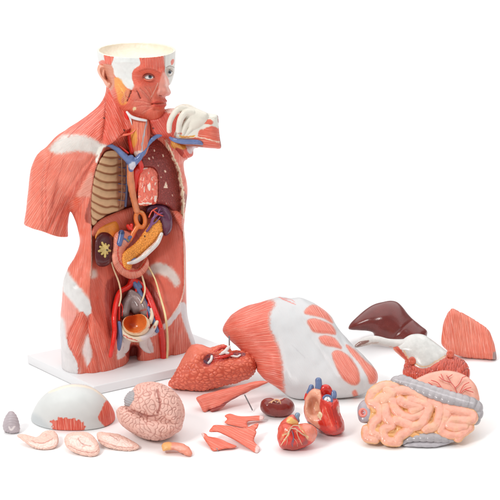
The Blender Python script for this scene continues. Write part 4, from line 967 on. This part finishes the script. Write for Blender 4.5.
# ---------------------------------------------------------------- kidney
K = 7.143
kd = sc([(1,150),(12,115),(40,95),(75,93),(105,100),(128,108),(152,102),(180,92),(212,100),(240,130),(246,168),(226,206),(170,227),(90,227),(32,207),(8,180)],260,385,K)
t = Thing('kidney_model', 'dark red-brown bean-shaped kidney with pale branching vessels, lying on white floor', 'kidney model', contact=(278, 416.8, 0))
kp = Paint('7c2c26', st=0)
t.add('kidney', pillow(kd, 0, 12), kp, (258, 297, 395, 419, -13, 13), h=0.35, mat='glossy_organ', disp=lambda x, y, w, n: 0.25 * vnoise(x * .3, y * .3, w * .3, 5))
t.add('vessel', union([tube(sc(q, 260, 385, K)) for q in [[(78,145,10,.5),(86,120,10,.7),(112,104,9,.8),(140,112,10,.7),(152,148,10,.5)], [(62,128,10,.4),(84,118,10,.6)], [(100,106,10,.5),(112,122,10.5,.4)], [(140,112,10,.5),(122,128,10.8,.35)]]], 0.4),
      Paint('dfae86', st=0), h=0.28, mat='glossy_organ')
t.finish()

# ---------------------------------------------------------------- front of the heart
t = Thing('front_heart_model', 'red heart half with branching pale coronary vessels, between kidney and opened heart', 'heart model', contact=(293, 450, 0))
hf = sc([(122,375),(128,320),(140,285),(170,262),(205,258),(240,272),(275,282),(310,272),(355,278),(395,303),(407,350),(388,400),(330,440),(250,466),(190,463),(148,448),(130,412)],260,385,K)
hp = Paint('cf3426', st=0)
hp.poly(sc([(285,290),(310,272),(355,275),(400,300),(412,350),(385,405),(345,395),(310,340)],260,385,K), 'e0816b', 1.2)
hp.poly(sc([(120,375),(130,310),(150,280),(200,255),(235,280),(200,320),(150,400)],260,385,K), 'd65845', 1.5)
hp.poly(sc([(300,350),(340,395),(330,430),(290,430),(320,390)],260,385,K), 'a0403c', 1.5)
hp.line(sc([(212,345),(190,375),(165,410),(148,430)],260,385,K), 0.9, 'e3b27c', 0.4).line(sc([(250,310),(300,350),(345,372)],260,385,K), 1.0, 'e0c49a', 0.5)
hp.line(sc([(275,285),(310,335),(340,385)],260,385,K), 1.6, 'dfae7a', .8).line(sc([(215,300),(180,340),(150,390)],260,385,K), 1.8, 'e0a070', 1.0, a=.6).poly(sc([(150,440),(200,425),(250,430),(290,410),(300,440),(240,462),(180,460)],260,385,K), 'b03a2c', 1.2)
hp.line(sc([(235,340),(240,380),(225,420),(235,440)],260,385,K), 0.7, '6e5a72', 0.4).line(sc([(160,360),(195,345),(222,305)],260,385,K), 0.8, 'd9c58f', 0.4).line(sc([(255,330),(275,380),(300,425)],260,385,K), 0.6, 'e9a07c', 0.4)
hrel = lambda x, y: -ridge2(x, y, sc([(275,285),(310,340),(350,390)],260,385,K), 2.0, 1.2) + bump2(x, y, 260 + 345 / K, 385 + 325 / K, 2, 4, 5)
t.add('heart_muscle', pillow(hf, 0, 15, relief=hrel), hp, (276, 318, 419, 452, -16, 19), h=0.35, mat='glossy_organ', disp=lambda x, y, w, n: 0.5 * vnoise(x * .28, y * .28, w * .28, 8))
t.add('atrium', pillow(sc([(138,300),(150,265),(200,225),(235,210),(262,235),(275,280),(230,300),(180,300),(150,320)],260,385,K), 0, 11), Paint('d25848', st=0).poly(sc([(205,225),(240,240),(280,270),(260,290),(225,285),(190,262)],260,385,K), 'e5b26a', 0.8),
      (277, 301, 412, 432, -13, 13), h=0.35, mat='glossy_organ')
t.add('aorta', tube(sc([(268,255,0,2.3),(262,235,2,2.6),(268,214,2,2.6)],260,385,K)), Paint('7f93a8', st=0), h=0.35, mat='glossy_organ')
t.add('coronary_vessel', union([tube(sc(q, 260, 385, K)) for q in [[(150,430,10,.35),(175,390,13,.5),(205,345,15,.6),(222,305,14,.6),(240,290,13,.6),(275,292,13,.6),(282,310,14,.5)], [(222,310,14,.5),(262,318,15.5,.5),(305,352,14.5,.5),(348,372,11,.4)], [(228,325,15,.4),(240,380,15.5,.4),(232,430,12,.3)], [(158,352,11,.3),(190,345,14,.4),(205,340,15,.4)], [(262,318,15.5,.4),(270,360,15.5,.35),(290,400,14,.3),(300,430,11,.2)], [(190,365,14,.35),(195,400,14.5,.3),(185,435,11,.2)], [(240,380,15.5,.3),(262,405,15,.25),(268,440,12,.2)], [(175,390,13,.3),(160,385,11.5,.2)]]], 0.3),
      Paint('cfa98c', st=0).line(sc([(228,325),(240,380),(232,430)],260,385,K), 1.4, '6a6480').line(sc([(150,430),(175,390),(205,345)],260,385,K), 0.9, 'e8c9a0'), h=0.28, mat='glossy_organ')
t.finish()

# ---------------------------------------------------------------- opened heart
K = 7.143
def hb_(p): return sc(p, 290, 370, K)
t = Thing('opened_heart_model', 'opened heart with peach inner chamber and round white valve, under the chest cover', 'heart model', contact=(334, 435.5, 0))
out = hb_([(102,250),(108,200),(125,165),(150,140),(185,128),(225,140),(240,175),(300,200),(345,215),(357,300),(372,340),(388,382),(382,438),(322,467),(250,457),(200,425),(140,396),(112,350),(100,300)])
orel = lambda x, y: bump2(x, y, *hb_([(165, 255)])[0], -14, 5, 9, -10) + ridge2(x, y, hb_([(225,190),(215,260),(265,400)]), 2.0, 1.6)
op = Paint('cc3528', st=0)
op.poly(hb_([(102,300),(105,220),(125,170),(150,140),(190,130),(222,160),(212,260),(225,320),(200,360),(215,420),(160,395),(120,350)]), 'e2a184', 0.8)
op.poly(hb_([(122,300),(128,230),(160,190),(195,195),(205,250),(200,300),(170,325)]), 'c98569', 1.2)
op.poly(hb_([(172,260),(185,228),(205,245),(205,285),(180,290)]), 'e5b08f', 0.6)
op.poly(hb_([(310,290),(345,270),(357,320),(380,380),(385,430),(320,460),(350,400)]), 'b3352e', 0.9)
op.poly(hb_([(100,355),(140,375),(200,420),(250,452),(300,464),(200,440),(110,395)]), '5c2a2c', 0.5)
op.poly(hb_([(232,250),(262,300),(300,370),(318,430),(280,420),(240,350)]), 'dc4a38', 1.2).line(hb_([(250,260),(270,320),(300,400)]), .5, 'e88a72', .4).line(hb_([(275,260),(300,330),(325,410)]), .5, 'b02a22', .4).poly(hb_([(335,260),(357,270),(355,310),(338,300)]), 'c98a7a', .5)
op.line(hb_([(302,230),(305,290),(322,350),(335,430)]), 0.7, '9c2620', 0.4)
t.add('heart_wall', pillow(out, 0, 17, W=9, relief=orel), op, (303, 346, 386, 437, -19, 21), h=0.38, mat='glossy_organ', disp=lambda x, y, w, n: 0.35 * vnoise(x * .3, y * .3, w * .3, 8))
t.add('heart_valve_flap', union([tube(hb_(q)) for q in [[(215,310,14,1.9),(235,330,15,2.0),(255,372,15,1.2),(262,395,14,.6)], [(205,325,13,1.6),(222,352,14,1.5),(232,382,14,.6)], [(240,315,15,1.6),(250,340,15,1.2)]]], 1.0), Paint('e8cfa8', st=0), h=0.35, mat='glossy_organ')
t.add('aorta', union([tube(hb_([(228,185,2,3.2),(240,140,2,4.2),(262,135,2,4.3),(285,165,0,3.6)])), tube(hb_([(115,205,-3,2.2),(128,175,-3,2.6),(150,160,-3,2)]))], 1.5), Paint('d23025', st=0), h=0.4, mat='glossy_organ')
t.add('pulmonary_artery', union([tube(hb_([(200,140,3,3.2),(205,105,3,3.4),(203,76,3,3.4)])), tube(hb_([(135,160,0,2.6),(148,140,0,3),(152,120,0,2.6)])), tube(hb_([(300,220,3,2.5),(312,188,2,3.2),(310,165,1,3.2)]))], 0.6), Paint('65789f', st=0), h=0.4, mat='glossy_organ')
vx, vy = hb_([(267, 215)])[0]
def ring(cx, cy, w, R, r, sy=1.0, fl=1.0):
    f = tube([(cx + R * math.cos(a), cy + sy * R * math.sin(a), w, r) for a in np.linspace(0, 2 * math.pi, 17)], n=2, flat=fl); return f
vi = t.add('valve_ring', ring(vx, vy, 13, 4.5, 1.3), Paint('5d6d92', st=0), h=0.32, mat='glossy_organ')
t.add('valve', ellip((vx, vy, 12.5), (4.1, 4.1, 2.2)), Paint('eceae8', st=0).line([(vx, vy), (vx, vy - 3)], 0.5, 'a9a5a8', 0.3).line([(vx, vy), (vx + 2.6, vy + 1.6)], 0.5, 'a9a5a8', 0.3).line([(vx, vy), (vx - 2.6, vy + 1.6)], 0.5, 'a9a5a8', 0.3), h=0.3, mat='white_plaster', parent=vi,
      disp=lambda x, y, w, n: -ridge2(x, y, [(vx, vy), (vx, vy - 3)], 0.5, 0.3) - ridge2(x, y, [(vx, vy), (vx + 2.6, vy + 1.6)], 0.5, 0.3) - ridge2(x, y, [(vx, vy), (vx - 2.6, vy + 1.6)], 0.5, 0.3))
t.finish()

# ---------------------------------------------------------------- chest and belly cover
K = 2.941
def cv(p): return sc(p, 210, 280, K)
cover = cv([(38,142),(60,105),(100,80),(160,62),(200,49),(235,52),(270,52),(310,70),(350,100),(385,150),(430,200),(465,235),(491,272),(486,310),(450,336),(400,347),(340,350),(290,352),(240,347),(205,322),(165,297),(140,270),(135,250),(100,215),(70,187),(48,165)])
t = Thing('chest_cover_model', 'large white chest and belly wall cover with coral muscle fan on its left', 'torso cover', contact=(320, 398.5, 0), k=0.55, py0=398)
crel = lambda x, y: (-ridge2(x, y, cv([(185,75),(190,140),(205,210),(215,280),(215,330)]), 1.6, 3) - ridge2(x, y, cv([(250,90),(300,180),(350,260),(400,330)]), 2.2, 3.5)
                     + bump2(x, y, *cv([(130,130)])[0], 5, 14, 14) - ridge2(x, y, cv([(375,150),(410,210),(450,290),(450,330)]), 1.6, 1.6))
cp = Paint('cccdce', ('lin', 60), 0.06)
cp.poly(sc([(-20,250),(20,120),(120,60),(240,55),(318,60),(330,82),(305,125),(300,165),(306,215),(328,262),(345,300),(360,350),(371,400),(376,470),(372,600),(250,540),(100,420)],215,290,5.556), 'e5725d', 2.8, fib=('fan', 158, 349, 100), st=1.0, wob=1.0)
PATCH = [[(158,105),(170,80),(200,68),(240,85),(270,115),(285,150),(250,130),(205,118)], [(170,140),(200,130),(250,145),(285,165),(298,200),(260,198),(200,190),(180,165)],
         [(222,215),(260,208),(295,222),(325,265),(290,258),(245,248)], [(283,290),(310,275),(350,295),(385,335),(405,380),(403,425),(370,430),(330,400),(300,345)],
         [(345,250),(380,270),(430,320),(485,370),(490,415),(455,425),(440,385),(405,330),(370,290)], [(375,465),(388,455),(398,480),(385,490)]]
PATCH = [sc(q, 270, 290, 4.545) for q in PATCH]
for q in PATCH: cp.poly(q, 'dfa79c', 2.2).poly(q, 'e48370', 1.3, fib=('lin', 58), st=0.8, wob=0.3)
cp.line(sc([(5,38),(35,31),(60,42),(115,66)],270,290,4.545), 0.9, 'd9827a', 0.5).line(sc([(50,36),(95,44),(112,55)],270,290,4.545), 0.6, 'd9827a', 0.4)
cp.line(sc([(100,250),(130,280),(160,310)],270,290,4.545), 0.5, 'b9b9bb', 0.5)
def d_cov(x, y, w, n):
    d = 0
    for q in PATCH[:5]: d = d + 1.0 * smooth01(polysd(x, y, catmull(q, True, 3)) / 3)
    return d + 0.5 * vnoise(x * .12, y * .12, w * .12, 4)
t.add('cover_shell', pillow(cover, 0, 27, Hb=8, W=24, sg=4, relief=crel), cp, (221, 379, 295, 400, -10, 38), h=0.75, mat='cover_paint', disp=d_cov)
t.raw('peg', pin_raw((229.2, 336, 0), (229.4, 347.5, -3), 0.0018))
t.finish()

# ---------------------------------------------------------------- liver
K = 3.125
def lv(p): return sc(p, 340, 290, K)
t = Thing('liver_model', 'smooth dark maroon liver with a pointed left end, behind the grey-white stomach', 'liver model', contact=(405, 347, 0), k=0.25, py0=347)
lvr = lv([(27,117),(45,90),(85,56),(120,40),(150,33),(175,36),(196,52),(215,76),(245,106),(270,124),(273,140),(262,170),(230,182),(180,176),(140,160),(110,146),(100,132),(62,126),(35,124)])
lrel = lambda x, y: -ridge2(x, y, lv([(225,95),(195,120),(160,155)]), 1.2, 1.0) + bump2(x, y, *lv([(150,80)])[0], 2, 12, 9)
t.add('liver', pillow(lvr, 0, 16, relief=lrel), Paint('6c2a25', st=0), (346, 430, 298, 351, -17, 22), h=0.6, mat='glossy_organ', disp=lambda x, y, w, n: 0.4 * vnoise(x * .12, y * .12, w * .12, 8))
t.finish()

# ---------------------------------------------------------------- stomach
t = Thing('stomach_model', 'opened stomach with pale grey lining above ragged red-orange folds, behind the intestines', 'stomach model', contact=(430, 392, 0), k=0.3, py0=392)
st_ = lv([(165,182),(185,165),(205,148),(228,138),(262,140),(300,165),(330,188),(352,200),(385,222),(402,250),(398,282),(370,320),(300,330),(240,320),(204,275),(200,245),(206,225),(186,205)])
sp_ = Paint('cfceca', st=0)
sp_.poly(lv([(160,180),(180,176),(205,205),(222,225),(245,243),(275,243),(300,228),(325,212),(345,200),(392,222),(410,250),(405,290),(370,330),(240,330),(195,290),(195,230),(180,205)]), 'c9533f', 0.6)
sp_.line(lv([(200,190),(215,214),(245,236),(275,238),(302,222),(330,204)]), 1.2, 'e2bb92', 0.6)
sp_.line(lv([(166,180),(186,203),(207,226)]), 2.2, 'e08266', 0.6)
low = catmull(lv([(195,222),(222,228),(245,243),(275,243),(300,228),(325,212),(345,203),(400,225),(415,250),(405,295),(370,330),(240,330),(190,290)]), True, 4)
def d_sto(x, y, w, n):
    k = smooth01(polysd(x, y, low) / 1.5); g = waves(x * 1.6, y * 0.5, w * 0.7, 5.0, 31)
    return k * (0.9 * (np.minimum(np.abs(g), 0.8) / 0.8 - 0.5) + 0.8)
class RugaePaint(Paint):
    def __call__(s, x, y, w, n, dv):
        c, f = super().__call__(x, y, w, n, dv); k = smooth01(polysd(x, y, low) / 1.5) * smooth01((0.9 - dv) / 0.6) * 0.7
        return c + (C('8e2a1c') - c) * k[:, None], f
sp2 = RugaePaint('cfceca', st=0); sp2.L = sp_.L
t.add('stomach_wall', pillow(st_, 0, 15, relief=lambda x, y: -ridge2(x, y, lv([(200,200),(245,242),(275,242),(345,200)]), 1.5, 2)), sp2, (391, 470, 332, 397, -17, 17), h=0.5, mat='glossy_organ', disp=d_sto)
t.add('duodenum', tube(lv([(52,174,0,2.2),(75,162,0,4.4),(110,157,0,4.6),(150,165,1,4.2),(185,168,2,4.6),(215,170,2,6)]), flat=1.0), Paint('cdc9c5', st=0).poly(lv([(46,178),(56,164),(80,158),(92,160),(70,172)]), '8d6a62', 0.5).line(lv([(60,178),(90,168),(120,164)]), 0.8, 'b9a59c', 0.6).line(lv([(140,180),(165,180),(185,188)]), 1.0, 'c98d7a', 0.5), h=0.5, mat='glossy_organ')
for q_ in ((226, 221, 11), (345, 200, 10)): t.add('sphincter', union([ring(*lv([q_[:2]])[0], q_[2], 2.1, 2.0, fl=.8), ellip(lv([q_[:2]])[0] + (q_[2] - 1,), (3, 3, 2.2))], .6), Paint('c75b45', st=0), h=0.4, mat='glossy_organ')
t.finish()

# ---------------------------------------------------------------- flank muscle
t = Thing('flank_muscle_model', 'triangular coral muscle slab with vertical fibres, standing at the far right', 'muscle piece', contact=(478, 359.5, 0), k=0.3, py0=359)
fm = lv([(319,135),(322,108),(332,80),(345,62),(354,58),(375,68),(410,86),(440,106),(466,126),(474,145),(482,170),(490,210),(484,218),(455,216),(400,212),(345,196),(322,176),(317,160)])
t.add('muscle', pillow(fm, lambda x, y: 2 * np.sin(x * 0.13), 8, W=6, sg=2, n=4), Paint('e57b63', ('lin', 82), 1.0).poly(lv([(480,195),(494,195),(494,222),(478,222)]), '9f8a88', 0.8), (440, 499, 305, 363, -13, 13), h=0.5,
      disp=lambda x, y, w, n: 0.35 * vnoise(x * .5, y * .08, w * .2, 5))
t.finish()

# ---------------------------------------------------------------- intestines
K = 3.571; GO2 = 'glossy_organ'
def iv(p): return sc(p, 350, 360, K)
t = Thing('intestine_model', 'coiled peach small intestine framed by grey large intestine, nearest on the right', 'intestine model', contact=(412, 447, 0), k=0.7, py0=447)
def sausage(pts, r, seglen=5.2, amp=0.16):
    """large intestine: a tube with pouches"""
    P = catmull(pts, False, 24); L = np.concatenate([[0], np.cumsum(np.linalg.norm(np.diff(P[:, :2], axis=0), axis=1))])
    q = []
    for s_ in np.arange(0, L[-1], 0.9):
        p = [np.interp(s_, L, P[:, i]) for i in range(P.shape[1])]; rr = (p[3] if len(p) > 3 else r) * (1 + amp * (abs(math.sin(math.pi * s_ / seglen)) - 0.6) * 1.6)
        q.append((p[0], p[1], p[2], rr))
    return tube(q, n=1)
base = iv([(60,150),(80,100),(120,85),(200,100),(300,130),(420,160),(435,200),(420,260),(370,280),(300,290),(200,290),(120,285),(70,270),(60,220)])
t.add('mesentery', union([pillow(base, 0.5, 9.2, W=8), pillow(iv([(232,72),(262,55),(292,44),(335,37),(380,42),(420,60),(448,88),(460,120),(462,150),(440,175),(380,160),(300,130),(240,100)]), -2, 10, W=16)], 1.0),
      Paint('dea267', st=0).poly(iv([(225,72),(262,52),(292,42),(335,35),(380,40),(422,58),(452,88),(466,120),(470,150),(380,140),(300,105),(240,90)]), 'e3a08a', 0.6),
      (364, 484, 368, 445, -16, 14), h=0.5, mat=GO2, disp=lambda x, y, w, n: smooth01(polysd(x, y, catmull(base, True, 4)) / 3) * (1.5 * (np.minimum(np.abs(waves(x, y, w, 13, 5)), 0.8) / 0.8 - .6)))
vs = [[(385,130),(375,100),(360,80),(345,55)], [(375,100),(390,85),(402,62)], [(360,80),(335,72),(318,60)], [(345,112),(325,98),(300,92)], [(345,112),(360,110),(375,118)], [(325,98),(312,80),(290,72)], [(395,120),(410,105),(432,98)], [(390,122),(405,92),(425,80)], [(335,72),(325,50)], [(410,105),(440,115)], [(402,62),(415,58)], [(350,62),(365,52)], [(300,92),(280,80)]]
t.add('blood_vessel', union([tube(iv([(a, b, 8.0 - ((b - 60) / K) * 0.0 + (2.0 if b > 60 else 1.2) - (0.9 if b < 56 else 0) , 0.42) for a, b in q])) for q in vs], 0.2), Paint('c9453a', st=0), h=0.3, mat='glossy_organ')
g = np.random.RandomState(2)
coils = [[(70,165,3),(80,120,5),(120,95,5),(160,98,5),(175,118,6)], [(95,150,6),(120,130,7),(150,145,8),(165,180,8),(200,205,8),(235,200,8),(258,190,8)], [(75,150,5),(105,170,7),(108,200,7),(85,225,6),(80,255,5),(105,268,5)],
         [(125,165,8),(130,205,9),(150,230,8),(120,250,7),(130,285,5),(170,290,5)], [(170,110,7),(215,112,8),(255,135,8),(270,150,8)], [(180,145,9),(215,160,9),(250,165,9),(225,180,9)], [(165,215,9),(205,228,9),(215,245,8),(180,270,7),(165,290,5)],
         [(215,140,8),(245,150,9),(282,165,9),(268,205,9),(250,230,9),(215,240,8)], [(285,150,8),(320,165,9),(318,205,9),(305,235,8),(270,245,8)], [(335,165,8),(345,195,9),(325,245,7),(345,262,6),(390,262,6),(425,240,5)],
         [(345,170,9),(385,180,9),(430,192,7),(435,212,7),(400,215,8),(365,212,8),(350,228,8),(375,240,8),(410,236,7)], [(60,250,4),(62,275,3),(90,280,4)], [(385,275,4),(400,255,6)], [(130,110,7),(150,120,8),(120,145,8)]]
def coil_disp(x, y, w, n): return 0.22 * vnoise(x * .5, y * .5, w * .5, 3)
class CoilPaint(Paint):
    def __call__(s, x, y, w, n, dv):
        c, f = super().__call__(x, y, w, n, dv); k = smooth01((vnoise(x * .16, y * .16, w * .16, 9) + 0.1) * 1.4) * 0.5
        c = c + (C('e6b38f') - c) * k[:, None]
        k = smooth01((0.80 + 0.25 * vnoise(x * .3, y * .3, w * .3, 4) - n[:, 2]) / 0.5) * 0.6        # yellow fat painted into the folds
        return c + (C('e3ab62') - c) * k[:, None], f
for q in coils:
    t.add('small_intestine', tube(iv([(a, b, w_) for a, b, w_ in q]), 5.7), CoilPaint('e9a58f', st=0), h=0.55, mat='glossy_organ', disp=coil_disp)
GRY = 'a8a1a3'
t.add('large_intestine', sausage(iv([(152,76,4,3.2),(185,72,5,5.0),(235,95,8,6.0),(300,118,9,6.6),(360,138,9,6.8),(410,150,7,6.4),(448,165,3,6.0),(455,190,1,5.4),(448,215,-1,4.4)]), 6.9, 6.6, 0.24), Paint(GRY, st=0).line(iv([(160,70),(240,90),(300,112),(360,132),(440,155)]), 1.2, 'c2bcbf', 0.6), h=0.5, mat='glossy_organ')
t.add('large_intestine', sausage(iv([(180,296,2,2.6),(215,278,4,4.4),(270,272,5,5.6),(325,275,4,5.6),(370,278,2,4.2)]), 5.2, 7), Paint(GRY, st=0), h=0.5, mat='glossy_organ')
t.add('large_intestine', sausage(iv([(195,303,1,1.8),(240,300,3,3.0),(300,300,3,3.2),(355,290,1,2.4)]), 3, 9, 0.06), Paint('b5afb3', st=0), h=0.5, mat='glossy_organ')
cm = t.add('caecum', pillow(iv([(26,180),(34,155),(55,140),(75,150),(85,185),(78,220),(50,226),(32,215)]), 1, 8), Paint('a3999f', st=0), (355, 376, 397, 426, -9, 11), h=0.45, mat='glossy_organ')
ox, oy = iv([(47, 188)])[0]
t.add('opening', ring(ox, oy, 7.5, 3.3, 1.5, 1.05), Paint('d7796c', st=0), h=0.35, mat='glossy_organ', parent=cm)
t.add('opening_lining', ring(ox, oy, 7.8, 1.3, 0.9), Paint('b23c36', st=0), h=0.3, mat='glossy_organ', parent=cm)
t.finish()
